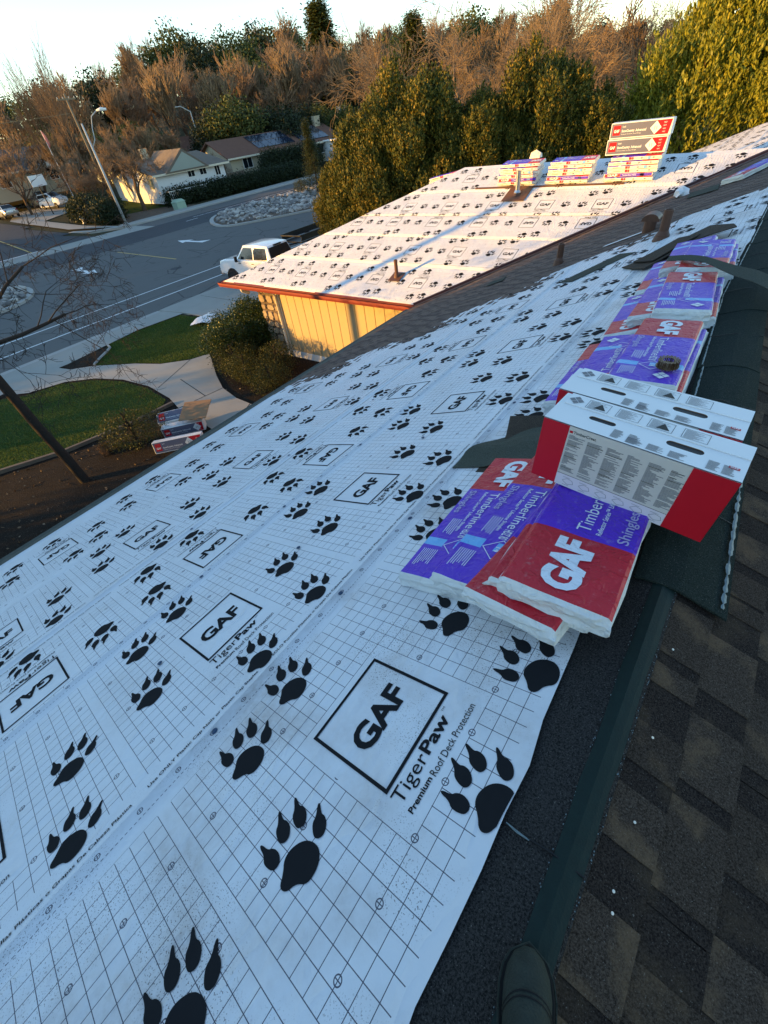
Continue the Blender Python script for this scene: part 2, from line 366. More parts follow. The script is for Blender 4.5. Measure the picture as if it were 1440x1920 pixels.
# finer mulch near the house so it follows the rise
b = B(); mx = np.linspace(-20.3, -5, 18); my = np.linspace(-30, 12, 22)
for x in range(17):
    for y in range(21):
        q = [(mx[x], my[y]), (mx[x+1], my[y]), (mx[x+1], my[y+1]), (mx[x], my[y+1])]
        b.add([(c[0], c[1], terr(*c)+.022) for c in q], [(0, 1, 2, 3)])
tag(b.build('mulch_bed', M_SOIL), kind='structure')
WALK = [(-20.6, 2.2), (-19.2, 3.2), (-18.7, 4.3), (-17.7, 5.0), (-16.4, 5.4), (-14.8, 5.5), (-13.2, 5.3), (-12.3, 5.05), (-9.0, 4.6), (-6.2, 4.2), (-6.2, 5.9), (-10.2, 6.2), (-11.0, 6.25), (-12.0, 6.5), (-13.0, 7.0), (-15.0, 8.15), (-15.3, 7.5), (-16.2, 6.8), (-17.4, 6.4), (-19.1, 5.55), (-19.8, 4.95), (-20.55, 4.8)]
def drape(name, poly, dz, mat, n=1):
    """a filled outline laid over the ground"""
    bm = bmesh.new(); vs = [bm.verts.new((p[0], p[1], 0)) for p in ccw(poly)]; fc = bm.faces.new(vs)
    bmesh.ops.triangulate(bm, faces=[fc]); bmesh.ops.subdivide_edges(bm, edges=bm.edges[:], cuts=n, use_grid_fill=True)
    for w in bm.verts: w.co.z = terr(w.co.x, w.co.y)+dz
    me = bpy.data.meshes.new(name); bm.to_mesh(me); bm.free(); me.materials.append(mat)
    return tag(link(name, me), kind='structure')
drape('front_walk', WALK, .055, M_CONC, 2)
for a, c in [((-12.25, 5.02), (-12.0, 6.48)), ((-14.3, 5.55), (-15.3, 7.5)), ((-9.6, 4.7), (-10.3, 6.2)), ((-14.1, 6.3), (-12.1, 5.9))]:
    d = Vector((c[0]-a[0], c[1]-a[1])).normalized(); n = Vector((-d.y, d.x))*.012
    drape('expansion_joint', [(a[0]-n.x, a[1]-n.y), (c[0]-n.x, c[1]-n.y), (c[0]+n.x, c[1]+n.y), (a[0]+n.x, a[1]+n.y)], .0585, M_SOIL)
LAWN1 = [(-20.75, 7.0), (-21.0, 8.5), (-20.7, 10.6), (-19.1, 10.8), (-17.2, 10.9), (-15.2, 9.2), (-15.05, 8.25), (-15.35, 7.6), (-16.2, 6.9), (-17.4, 6.5), (-19.1, 5.65), (-19.9, 6.55)]
LAWN2 = [(-19.1, 3.0), (-18.7, 4.15), (-17.7, 4.9), (-16.4, 5.3), (-14.8, 5.4), (-13.25, 5.2), (-12.95, 4.9), (-12.95, 3.9), (-13.4, 2.1), (-14.2, .6), (-15.2, -1.5), (-16.5, -6), (-20.2, -6), (-20.3, 2.0)]
drape('lawn', LAWN1, .035, M_LAWN, 2); drape('lawn', LAWN2, .035, M_LAWN, 2)
drape('dirt_patch', [(-20.5, 4.9), (-20.7, 5.4), (-20.6, 6.85), (-19.95, 6.5), (-19.2, 5.65), (-19.8, 5.0)], .05, M_SOIL)
b = B(); pts = [(-20.62, 6.95, .16), (-20.2, 6.85, .16), (-19.9, 6.55, .16), (-19.4, 5.95, .16), (-19.05, 5.6, .16)]
b.tube(pts, .045, 6); tag(b.build('lawn_kerb', M_CONC2), kind='structure')
b = B(); ep = [(-12.75, 5.15), (-12.85, 3.9), (-13.3, 2.1), (-14.1, .6), (-15.1, -1.5), (-16.3, -6)]
for i in range(len(ep)-1):
    a, c = Vector(ep[i]), Vector(ep[i+1]); n = Vector((-(c-a).y, (c-a).x)).normalized()*.045; z = terr(*ep[i])
    b.prism(ccw([tuple(a-n), tuple(c-n), tuple(c+n), tuple(a+n)]), z-.1, z+.11)
tag(b.build('lawn_edging', M_WOODGREY), kind='structure')
rg = np.random.default_rng(3)
def inside(p, x, y):
    c = False
    for i in range(len(p)):
        (x1, y1), (x2, y2) = p[i-1], p[i]
        if (y1 > y) != (y2 > y) and x < (x2-x1)*(y-y1)/(y2-y1)+x1: c = not c
    return c
def grass(poly, n, seed):
    r = np.random.default_rng(seed); xs_ = [p[0] for p in poly]; ys_ = [p[1] for p in poly]; b = B(); c = 0
    while c < n:
        x = r.uniform(min(xs_), max(xs_)); y = r.uniform(max(-1.5, min(ys_)), max(ys_))
        if not inside(poly, x, y): continue
        c += 1; z = terr(x, y)+.03; q = r.uniform(0, 6.28); w = r.uniform(.006, .012); h = r.uniform(.03, .075); dx, dy = r.normal(0, .025, 2)
        b.add([(x-w*math.cos(q), y-w*math.sin(q), z), (x+w*math.cos(q), y+w*math.sin(q), z), (x+dx, y+dy, z+h)], [(0, 1, 2)])
    return b
o = grass(LAWN1, 26000, 1).build('grass', M_GRASS); tag(o, 'short green grass of the lawn between the pavement and the big shrub', 'grass', kind='stuff')
o = grass(LAWN2, 26000, 2).build('grass', M_GRASS); tag(o, 'short green grass of the lawn under the bare tree', 'grass', kind='stuff')
# road paint
def stripe(name, x, y0, y1, w=.12, mat=None, z=.0085): return sheet_poly(name, rect(x-w/2, x+w/2, y0, y1), z, mat or M_PAINT)
stripe('road_line', -27.1, -60, 200); stripe('road_line', -25.05, -60, 200); stripe('road_line', -49.3, 31, 200, .1)
for k in range(-3, 14): stripe('lane_dash', -47.9, 29.2+k*4.3, 30.65+k*4.3, .13) if k >= 0 else None
sheet_poly('yellow_line', [(-42.1, 18.54), (-32.8, 18.14), (-32.8, 18.26), (-42.1, 18.66)], .0085, M_PAINTY)
def arrow(x, y, s, back=False):
    p = [(0, -.12), (2.4, -.16), (2.3, -.55), (3.9, .0), (2.3, .55), (2.4, .2), (1.0, .2), (0, .75)]
    p = [(q[0]*s+x, q[1]*abs(s)+y) for q in p]
    sheet_poly('road_arrow', ccw(p), .0085, M_PAINT)
arrow(-40.3, 14.1, 1.0); arrow(-35.5, 22.5, -.95)
def side(x, y): return terr(x, y)+.075
sheet_poly('stop_bar', [(-54.25, 8.5), (-53.9, 8.5), (-54.1, 16.9), (-54.45, 16.9)], .035, M_PAINT)
b = B(); b.add([(-54.5, 16.35, .03), (-54.5, 16.5, .03), (-67, 17.75, side(-67, 17)), (-67, 17.6, side(-67, 17))], [(0, 1, 2, 3)][::1]); tag(b.build('yellow_line', M_PAINTY), kind='structure')
b = B(); text_fit(b, 'STOP', 0, 0, 4.4, 3.0, 0, 0, .02)
M4 = fr((-57.2, 9.8, side(-57.2, 12)+.02), (0, 1, 0), (-1, 0, 0.05), (0, 0, 1)); tag(b.build('road_lettering', M_PAINT, mat=M4), kind='structure')
# median islands with river cobbles
def island(poly, seed, n, bounds):
    p = smooth_poly(poly, 2); cx = sum(q[0] for q in p)/len(p); cy = sum(q[1] for q in p)/len(p)
    tag(B().prism(p, -.05, .13).build('median_kerb', M_CONC2), kind='structure')
    inn = [(q[0]+(.28 if q[0] < cx else -.28), q[1]+(.28 if q[1] < cy else -.28)) for q in p]
    tag(B().prism(inn, 0, .15).build('median_soil', M_DIRT), kind='structure')
    r = np.random.default_rng(seed); b = B(); c = 0
    ico = bmesh.new(); bmesh.ops.create_icosphere(ico, subdivisions=1, radius=1); iv = np.array([w.co[:] for w in ico.verts]); jf = [tuple(w.index for w in fa.verts) for fa in ico.faces]; ico.free()
    while c < n:
        x = r.uniform(bounds[0], bounds[1]); y = r.uniform(bounds[2], bounds[3])
        if not inside(inn, x, y): continue
        c += 1; s = r.uniform(.10, .26); q = iv*(1+.25*r.normal(0, 1, iv.shape))*np.array([s*r.uniform(.8, 1.3), s, s*.7]); b.add(q+np.array([x, y, .16+s*.2]), jf)
    o = b.build('cobbles', M_COBBLE); return o
t = NT('river cobble'); isl = t.geo('Random Per Island'); M_COBBLE = t.out(t.ramp(isl, [(0, (.10, .10, .10)), (.4, (.22, .21, .20)), (.8, (.36, .34, .31)), (1, (.50, .47, .42))]), .8, t.bump(t.noise(20), .3, .02))
ISL_R = [(-42.9, 28.3), (-46.2, 31.5), (-46.9, 35.9), (-46.9, 41), (-46.0, 52), (-40, 58), (-33.4, 52), (-32.7, 40), (-33.0, 34.7), (-34.8, 32.0), (-36.4, 29.4), (-38.4, 26.6)]
tag(island(ISL_R, 5, 1500, (-47, -32, 26, 58)), 'grey river cobbles covering the median island beyond the pickup', 'cobbles', kind='stuff')
ISL_L = [(-33.4, -30), (-33.4, 6.5), (-34.6, 9.0), (-37.6, 10.4), (-41.0, 9.8), (-42.6, 8), (-42.8, -30)]
tag(island(ISL_L, 6, 500, (-43, -33, 2, 11)), 'brown cobbles on the rounded end of the median island at the left edge', 'cobbles', kind='stuff')
# ------------------------------------------------------------------ the house that carries the roof
house = empty('house', Matrix.Translation((-6, 8, 0)), 'house under re-roofing with cream siding, red gutter and white underlayment', 'house')
HI = Matrix.Translation((6, -8, 0))        # undo the root's place so that parts can be given in world metres
def hpart(b, name, mats, parent=None, smooth=False):
    return b.build(name, mats, parent or house, HI if parent is None else None, smooth)
SE = -6.36                                  # main eave, metres down the slope from under the camera
def PM(s, y, n=0): return (s*CP-n*SP, y, Z0+s*SP+n*CP)
def PR(u, y, n=0): return (XR+u*CP+n*SP, y, ZR-u*SP+n*CP)
def PW(x, tt, n=0): return (x, WY+tt*CP-n*SP, EAVE+tt*SP+n*CP)
# main roof: both slopes as one deck
b = B(); y0, y1 = -5.0, 24.0
sec = [PM(SE, 0), (XR, 0, ZR), PR(6.6, 0), PR(6.6, 0, -.16), (XR, 0, ZR-.17), PM(SE, 0, -.16)]
b.add([(p[0], y0, p[2]) for p in sec]+[(p[0], y1, p[2]) for p in sec], [(0,1,7,6)[::-1], (1,2,8,7)[::-1], (2,3,9,8)[::-1], (3,4,10,9)[::-1], (4,5,11,10)[::-1], (5,0,6,11)[::-1], (0,1,4,5), (1,2,3,4), (6,7,10,11)[::-1], (7,8,9,10)[::-1]])
main_roof = hpart(b, 'main_roof', M_DECK)
# wing: a hip roof
b = B(); hx = -13.39; rz = EAVE+5.59*TP; xr = .1
vv = [(hx, WY, EAVE), (xr, WY, EAVE), (xr, WY+11.18, EAVE), (hx, WY+11.18, EAVE), (hx+5.59, WY+5.59, rz), (xr, WY+5.59, rz)]
b.add(vv+[(p[0], p[1], EAVE-.03) for p in vv[:4]], [(0,1,5,4), (2,3,4,5), (3,0,4), (1,2,5), (9,8,7,6), (0,6,7,1), (1,7,8,2), (2,8,9,3), (3,9,6,0)])
wing_roof = hpart(b, 'wing_roof', M_DECK)
# soffit, walls
b = B(); b.box(hx+.1, -6.2, WY+.1, WY+11.0, EAVE-.12, EAVE-.04); hpart(b, 'soffit', M_TRIM)
b = B(); b.box(-12.45, -5.3, 9.26, 19.2, .0, 2.5); hpart(b, 'wing_wall', M_TRIM)
b = B(); b.box(-5.3, 5.5, -4.5, 23.5, .0, 2.75); hpart(b, 'main_wall', M_WALL)
b = B(); b.box(-11.52, -5.9, 9.20, 9.258, .18, .46); hpart(b, 'base_trim', M_WHITE)
x = -11.52
while x < -6.0:
    w = .345; b = B(); b.box(x+.006, x+w-.006, 9.212, 9.258, .46, 2.47); bevel(hpart(b, 'siding_board', M_WALL), .006, 1); x += w
b = B(); b.box(-11.62, -11.50, 9.17, 9.258, .2, 2.47); hpart(b, 'corner_trim', M_TRIM)
# stone facing at the corner, each stone its own piece
rs = random.Random(4)
t = NT('field stone'); ob = t.node('ShaderNodeObjectInfo').outputs['Random']
M_STONE = t.out(t.mix(t.noise(7, 5), t.ramp(ob, [(0, (.30, .22, .13)), (.5, (.42, .33, .21)), (1, (.50, .42, .30))]), (.24, .18, .12)), .9, t.bump(t.noise(14, 5), .8, .02))
b = B(); b.box(-12.47, -11.622, 9.20, 9.262, .2, 2.47); veneer = hpart(b, 'stone_facing', M_DIRT)
z = .2
while z < 2.42:
    h = rs.uniform(.20, .34); x = -12.46+rs.uniform(-.05, .05); h = min(h, 2.46-z)
    while x < -11.68:
        w = min(rs.uniform(.2, .42), -11.63-x)
        if w > .06:
            k = rs.randint(6, 8); cx, cz = x+w/2, z+h/2
            pol = [(cx+(w/2-.012)*math.copysign(abs(math.cos(q))**.55, math.cos(q))*rs.uniform(.9, 1), cz+(h/2-.012)*math.copysign(abs(math.sin(q))**.55, math.sin(q))*rs.uniform(.88, 1)) for q in [2*math.pi*i/k+rs.uniform(-.2, .2) for i in range(k)]]
            d = rs.uniform(.035, .065)
            vs = [(p[0], 9.198, p[1]) for p in pol]+[(cx+(p[0]-cx)*.86, 9.198-d, cz+(p[1]-cz)*.86) for p in pol]
            obj('stone', vs, [tuple(range(k, 2*k))]+[(i, (i+1) % k, k+(i+1) % k, k+i) for i in range(k)], M_STONE, veneer)
        x += w
    z += h
b = B(); pts = [(-11.58, 8.72, 2.50), (-11.58, 8.78, 2.42), (-11.58, 9.06, 2.30), (-11.58, 9.13, 2.2), (-11.58, 9.13, .38), (-11.58, 9.05, .30)]
b.tube(pts, .042, 8); hpart(b, 'downspout', M_TRIM, smooth=True)
b = B(); b.tube([(-12.62, 8.72, 2.46), (-12.62, 8.74, 2.38), (-12.60, 8.88, 2.30), (-12.58, 8.95, 2.26)], .05, 8); hpart(b, 'gutter_elbow', M_TRIM, smooth=True)
# gutter with rolled lip along the wing eave and round the hip side
def gutter(p, q, out):
    p, q, out = Vector(p), Vector(q), Vector(out); up = Vector((0, 0, 1)); prof = [(0, .0), (.0, -.11), (.085, -.11), (.115, -.045), (.115, .0), (.128, .012), (.128, -.012), (.105, -.018), (.10, -.04), (.078, -.098), (.008, -.098), (.008, 0)]
    b = B(); n = len(prof); vs = []
    for e in (p, q): vs += [tuple(e+out*a+up*c) for a, c in prof]
    b.add(vs, [(i, (i+1) % n, n+(i+1) % n, n+i) for i in range(n)]+[tuple(range(n))[::-1], tuple(range(n, 2*n))]); return b
hpart(gutter((hx-.1, WY-.005, EAVE-.005), (-6.02, WY-.005, EAVE-.005), (0, -1, 0)), 'gutter', M_GUT)
hpart(gutter((hx-.005, WY+11, EAVE-.005), (hx-.005, WY-.1, EAVE-.005), (-1, 0, 0)), 'gutter', M_GUT)
b = B(); b.box(hx, -6.05, WY+.0, WY+.03, EAVE-.14, EAVE-.034); hpart(b, 'fascia', M_GUT)
b = B(); b.box(hx-.01, -5.98, 0.0, .05, .002, .012); hpart(b, 'drip_edge', M_GUT).matrix_local = HI @ F_WING
# main eave: gutter and starter strip
b = B(); b.box(SE-.04, SE+.16, -3.2, 8.9, .004, .012); hpart(b, 'starter_strip', M_EAVE).matrix_local = HI @ F_MAIN
b = B(); g0 = PM(SE, 0); b.box(g0[0]-.12, g0[0]-.005, -4.9, 8.5, g0[2]-.13, g0[2]-.01); hpart(b, 'main_gutter', M_EAVE)
# valley metal: a shallow trough between the two slopes
vdir = Vector((1, 1, TP)).normalized(); b = B(); A = Vector((-6.02, WY-.02, EAVE)); E_ = A+Vector((5.62, 5.62, 5.62*TP))
nm = Vector((-SP, 0, CP)); nw = Vector((0, -SP, CP)); sm_ = vdir.cross(nm).normalized(); sw = nw.cross(vdir).normalized()
for k, (sd, nn) in enumerate(((sm_, nm), (sw, nw))):
    pass
mw = Vector((0, -1, 0))-vdir*Vector((0, -1, 0)).dot(vdir); mw = Vector((1, 0, TP)); mw = (mw-vdir*mw.dot(vdir)).normalized(); mw2 = Vector((0, 1, TP)); mw2 = (mw2-vdir*mw2.dot(vdir)).normalized()
vs = []
for e in (A, E_): vs += [tuple(e+mw*.17+nm*.016), tuple(e+mw*.02+nm*.014+nw*.01), tuple(e+nm*.028+nw*.028), tuple(e+mw2*.02+nw*.014+nm*.01), tuple(e+mw2*.10+nw*.022)]
b.add(vs, [(i, i+5, i+6, i+1) for i in range(4)]); hpart(b, 'valley_flashing', M_VALLEY)
# ------------------------------------------------------------------ shingles (architectural: a lower ply with raised tabs)
EXP = .155; SL = 1.06
def shingle_mesh(seed, mats):
    r = random.Random(seed); b = B(); L = SL-.004
    def slab(y0, y1, x0, x1, z0, z1, th, m):   # z0 at the upper edge, z1 at the lower edge
        b.add([(x0, y0, z0), (x1, y0, z1), (x1, y1, z1), (x0, y1, z0), (x1, y0, z1-th), (x1, y1, z1-th), (x0, y0, z0-th), (x0, y1, z0-th)], [(0,1,2,3), (1,4,5,2), (0,6,4,1), (3,2,5,7)], m)
    slab(0, L, -.03, EXP, .001, .0075, .004, 1)
    y = r.uniform(0, .05)
    while y < L-.06:
        w = min(r.uniform(.11, .26), L-y); slab(y, y+w, -.012+r.uniform(-.004, .004), EXP+r.uniform(-.002, .003), .0045, .0125, .005, 0); y += w+r.uniform(.05, .16)
    return mesh('shingle', b.v, b.f, mats, b.m)
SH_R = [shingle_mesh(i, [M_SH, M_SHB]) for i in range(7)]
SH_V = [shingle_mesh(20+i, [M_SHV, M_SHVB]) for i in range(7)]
rs = random.Random(11)
right_frame = HI.copy()
for k in range(11):
    y = -2.2+((k*.41) % 1)*SL
    while y < 7.5:
        if k*EXP < .25+y*.45+.9:
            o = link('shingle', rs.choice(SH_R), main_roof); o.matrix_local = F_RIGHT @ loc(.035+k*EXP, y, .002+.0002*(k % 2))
        y += SL
PBS = [(-6.6, 3.7), (-6.17, 4.09), (-4.59, 5.31), (-3.68, 6.23), (-2.70, 7.29), (-1.75, 8.02), (-1.19, 8.69), (-.31, 9.1), (.2, 9.25)]
def pb(s):
    for (a, ya), (c, yc) in zip(PBS, PBS[1:]):
        if s <= c: return ya+(yc-ya)*(s-a)/(c-a)
    return PBS[-1][1]
F_MD = fr(PM(0, 0), (-CP, 0, -SP), (0, -1, 0), (-SP, 0, CP))            # x down the main slope, y towards the camera
k = 0; s = -.02; rest = B(); nsh = 0
while s > SE+.02:
    ys0 = pb(s)-.05+rs.uniform(-.05, .05); ye = WY+(s*CP+6.0)+.15; y = ys0
    while y < ye:
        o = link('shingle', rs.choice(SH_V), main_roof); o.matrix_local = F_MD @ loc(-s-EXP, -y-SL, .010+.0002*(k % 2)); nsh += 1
        y += SL
    s -= EXP; k += 1
# black mineral strip and green film along the ridge
def hm(s, y):      # gentle waves of the underlayment on the main slope
    return .0078+.0045*math.sin(s*2.3+.7*math.sin(y*1.1))*math.cos(y*1.9+s*.8)+.003*math.sin(y*3.1+s*1.7)
b = B(); n = 26; vs = []
for i in range(n+1):
    y = -1.6+i*.2; vs += [PM(-.16, y, .008), PM(-.03, y, .014), PM(.10, y, .0135), (XR, y, ZR+.012), PR(.03, y, .017), PR(.05, y, .016)]
b.add(vs, [(i*6+j, i*6+j+1, i*6+j+7, i*6+j+6) for i in range(n) for j in range(5)]); hpart(b, 'ridge_strip', M_GRAN)
b = B(); n = 36; vs = []; r = random.Random(3)
for i in range(n+1):
    y = -1.6+i*.1; j = r.uniform(-.003, .003); vs += [PM(.114+j, y, .0155), PM(.125, y, .0157), (XR+.002, y, ZR+.0160), PR(.022, y, .0185), PR(.039+j, y, .0182)]
b.add(vs, [(i*5+j, i*5+j+1, i*5+j+6, i*5+j+5) for i in range(n) for j in range(4)]); hpart(b, 'green_film', M_TAPE)
b = B(); r = random.Random(5)
for i in range(260):
    y = r.uniform(-.6, 1.6); side_ = r.random() < .6; u = .043+r.uniform(-.003, .004) if side_ else r.uniform(-.0, .01); s_ = r.uniform(.0004, .0011)
    p = Vector(PR(u, y, .0215)) if side_ else Vector(PM(.112+r.uniform(-.003, .003), y, .0195)); b.box(p.x-s_, p.x+s_, p.y-s_, p.y+s_*2, p.z-s_, p.z+s_*.6)
o = hpart(b, 'granule_crumbs', M_SEAL); tag(o, kind='stuff')
# ------------------------------------------------------------------ underlayment sheets with their print
def paw_shapes():
    """five outlines of a clawed paw, heel at the origin, toes up (+b)"""
    def blob(pts, n=4):
        p = pts
        for _ in range(2):
            q = []
            for i in range(len(p)):
                a, c = p[i], p[(i+1) % len(p)]; q += [(a[0]*.75+c[0]*.25, a[1]*.75+c[1]*.25), (a[0]*.25+c[0]*.75, a[1]*.25+c[1]*.75)]
            p = q
        return ccw(p)
    pad = blob([(-.045, -.047), (-.022, -.062), (.012, -.047), (.048, -.058), (.082, -.022), (.086, .02), (.062, .048), (.026, .06), (-.016, .048), (-.038, .022), (-.036, -.012)])
    toe = [(-.017, -.026), (0, -.034), (.017, -.026), (.025, 0), (.017, .022), (.007, .028), (.002, .060), (-.006, .059), (-.010, .027), (-.023, .01)]
    out = [pad]
    for (x, y, a, s) in [(-.083, .034, .75, 1.1), (-.052, .104, .3, 1.12), (.005, .133, .3, 1.12), (.079, .088, .02, 1.12)]:
        c, sn = math.cos(a), math.sin(a); out.append(blob([((p[0]*c-p[1]*sn)*s+x, (p[0]*sn+p[1]*c)*s+y) for p in toe]))
    return out
PAW = paw_shapes()
PAWS = [(-.48, -.05), (-.39, .385), (-.10, .455), (.455, -.03), (.37, -.43), (-.06, -.475)]
def print_logo(b, b2, b3):
    w = .006
    for (x0, x1, y0, y1) in [(-.187, .187, .187-.012, .187), (-.187, .187, -.187, -.175), (-.187, -.175, -.175, .175), (.175, .187, -.175, .175)]:
        nx_ = 4 if x1-x0 > .1 else 1; ny_ = 4 if y1-y0 > .1 else 1
        for i in range(nx_):
            for j in range(ny_):
                X0, X1 = x0+(x1-x0)*i/nx_, x0+(x1-x0)*(i+1)/nx_; Y0, Y1 = y0+(y1-y0)*j/ny_, y0+(y1-y0)*(j+1)/ny_
                b.add([(X0, Y0, 0), (X1, Y0, 0), (X1, Y1, 0), (X0, Y1, 0)], [(0, 1, 2, 3)])
    text_fit(b2, 'GAF', -.125, -.05, .25, .105, 0, 0, .035, spacing=.96)
    text_fit(b3, 'Tiger', -.187, -.262, .155, .062); text_fit(b3, 'Paw', -.025, -.244, .135, .047, 0, 0, .028); text_fit(b3, 'TM', .118, -.205, .018, .008)
    text_fit(b3, 'Premium', -.187, -.292, .11, .02, 0, 0, .025); text_fit(b3, 'Roof Deck Protection', -.068, -.298, .255, .026)
LOGO = B(); LOGO2 = B(); LOGO3 = B(); print_logo(LOGO, LOGO2, LOGO3)
EDGE_T = B(); text_fit(EDGE_T, 'Use ONLY Plastic Cap Nails or Plastic Cap Staples  \u2022  Use SOLO Puntillas Pl\u00e1sticas o Grapas De Cabeza Pl\u00e1stica', -.66, -.545, 1.26, .020, 0, 0, .012)
def sheet(name, label, frame, up, s_edge, s_c, y_c, s0, s1, ylo, yhi, lift, mat, hfun, axis='main', slo=None, edge_text=True, group=None):
    """one run of underlayment. Local plane coordinates (p,q): p across the run (up the slope), q along it.
    up=-1: the print's top points down the slope. ylo(p), yhi(p): ends of the run; slo: overrides the top edge for each q."""
    na = max(10, int((yhi((s0+s1)/2)-ylo((s0+s1)/2))/.14)); nb = 9
    root_m = frame
    vs = []; uv = []
    # print axes in the plane: a along +q on the main slope (reading direction), b = up
    def ab(p, q):
        if axis == 'main': return (q-y_c, s_c-p) if up < 0 else (y_c-q, p-s_c)
        return (q-y_c, p-s_c) if up > 0 else (y_c-q, s_c-p)
    def pq(a, c):
        if axis == 'main': return (s_c-c, y_c+a) if up < 0 else (s_c+c, y_c-a)
        return (s_c+c, y_c+a) if up > 0 else (s_c-c, y_c-a)
    def pt(p, q, n):
        return (p, q, n+lift+hfun(p, q)) if axis == 'main' else (q, p, n+lift+hfun(p, q))
    for j in range(nb+1):
        for i in range(na+1):
            p = s0+(s1-s0)*j/nb; q = ylo(p)+(yhi(p)-ylo(p))*i/na
            if slo is not None and j == nb: p = slo(q)
            vs.append(pt(p, q, 0)); uv.append(ab(p, q))
    fs = [(j*(na+1)+i, (j+1)*(na+1)+i, (j+1)*(na+1)+i+1, j*(na+1)+i+1) for j in range(nb) for i in range(na)]
    if axis == 'main': fs = [q[::-1] for q in fs]
    if axis != 'main': fs = [q[::-1] for q in fs]; fs = [q[::-1] for q in fs]
    n0 = len(vs)
    # visible thickness along the lower edge and the ends
    edge = list(range(na+1))
    vs += [(vs[i][0], vs[i][1], vs[i][2]-.004) for i in edge]; uv += [uv[i] for i in edge]
    fs += [(edge[i], edge[i+1], n0+i+1, n0+i) for i in range(na)]
    me = mesh(name, vs, fs, mat, smooth=True)
    lay = me.uv_layers.new(name='print'); U = np.array(uv); li = np.zeros(len(me.loops), dtype=np.int32); me.loops.foreach_get('vertex_index', li); lay.data.foreach_set('uv', U[li].ravel())
    me.flip_normals() if me.polygons[0].normal.z < 0 else None
    root = link(name, me, None); root.matrix_world = frame; tag(root, label, 'underlayment', group)
    def ok(p, q, m=.0):
        top = slo(q) if slo is not None else s1
        return s0+.005 <= p <= top-.002 and ylo(p)+.02 <= q <= yhi(p)-.02
    def decal(nm, v, f):
        out = []; 
        for (a, c) in v:
            p, q = pq(a, c); out.append(pt(p, q, .0022))
        good = [all(ok(*pq(*v[i])) for i in fc) for fc in f]
        fc = [x for x, g in zip(f, good) if g]
        if not fc: return
        used = sorted({i for x in fc for i in x}); mp = {i: k for k, i in enumerate(used)}
        o = obj(nm, [out[i] for i in used], [tuple(mp[i] for i in x) for x in fc], M_INK, root)
    amid = [ab(p, q)[0] for p in (s0, s1) for q in (ylo(p), yhi(p))]
    for k in range(int(math.floor(min(amid)/1.33))-1, int(math.ceil(max(amid)/1.33))+2):
        o_ = k*1.33
        for nm_, L0 in (('logo_frame', LOGO), ('logo_lettering', LOGO2), ('tagline_lettering', LOGO3)): decal(nm_, [(p[0]+o_, p[1]) for p in L0.v], L0.f)
        for (pa, pc) in PAWS:
            c, sn = math.cos(-.785), math.sin(-.785); v = []; f = []
            for sh in PAW:
                n = len(v); m_ = len(sh); v += [(o_+pa+(x*c-y*sn)*.96, pc+(x*sn+y*c)*.96) for x, y in sh]; f.append(tuple(range(n, n+m_)))
            # a paw that crosses the sheet's edge is trimmed vertex by vertex
            vv_ = []
            for (a, cc) in v:
                p, q = pq(a, cc); top = slo(q) if slo is not None else s1
                p = min(max(p, s0+.006), top-.004); q = min(max(q, ylo(p)+.021), yhi(p)-.021); vv_.append(ab(p, q))
            ff = []
            for fc in f:
                pts = [vv_[i] for i in fc]; ar = abs(sum(pts[i-1][0]*pts[i][1]-pts[i][0]*pts[i-1][1] for i in range(len(pts))))/2
                if ar > .0006 and sum(abs(vv_[i][0]-v[i][0])+abs(vv_[i][1]-v[i][1]) > 1e-6 for i in fc) < len(fc)*.8: ff.append(fc)
            if ff: decal('paw_print', vv_, ff)
        if edge_text: decal('edge_lettering', [(p[0]+o_, p[1]) for p in EDGE_T.v], EDGE_T.f)
    return root
cut = lambda q: -.028+.012*math.sin(q*5)+.006*math.sin(q*17)-(.10*sm(q, 1.0, 3.0))+ (.02*sm(-q, -.1, .3))
Yl = lambda p: -1.7
grp = 'underlayment runs on the main slope'
sheet('underlayment', 'topmost dirt-speckled underlayment run beside the black ridge strip', F_MAIN, -1, 0, -.54, .367, -1.21, -.03, Yl, lambda p: pb(p)+.5, .016, M_PAPER_A, hm, slo=cut, edge_text=False, group=grp)
sheet('underlayment', 'second underlayment run down from the ridge with readable logos', F_MAIN, -1, 0, -1.78, .355, -2.44, -1.10, Yl, lambda p: pb(p)+.5, .012, M_PAPER, hm, group=grp)
sheet('underlayment', 'third run down from the ridge, printed upside down', F_MAIN, 1, 0, -2.69, .80, -3.33, -2.30, Yl, lambda p: pb(p)+.5, .009, M_PAPER, hm, group=grp)
sheet('underlayment', 'fourth underlayment run down from the ridge', F_MAIN, -1, 0, -3.92, .70, -4.60, -3.2, Yl, lambda p: pb(p)+.5, .0065, M_PAPER, hm, group=grp)
sheet('underlayment', 'lowest underlayment run along the near eave', F_MAIN, 1, 0, -5.27, .12, -6.22, -4.5, Yl, lambda p: pb(p)+.5, .004, M_PAPER, lambda s, y: hm(s, y)+.004, edge_text=False, group=grp)
def hw(p, q): return .006+.004*math.sin(q*1.7+p*1.1)*math.cos(p*2.1)+.002*math.sin(q*3.7)
Xl = lambda p: hx+p*CP+.02; Xh = lambda p: -6.03+p*CP+.0
for q_, lab in ((-.55, 'underlayment run beyond the wing ridge, nearest the main ridge'), (-1.75, 'underlayment run beyond the wing ridge, middle one'), (-2.95, 'underlayment run beyond the wing ridge, lowest one')): sheet('underlayment', lab, F_MAIN, 1, 0, q_, 15.6+q_*.3, q_-.62, q_+.65, lambda p: 13.9-p*CP, lambda p: 23.5, .006-q_*.002, M_PAPER, hm, edge_text=False, group=grp)
grp = 'underlayment runs on the garage wing'
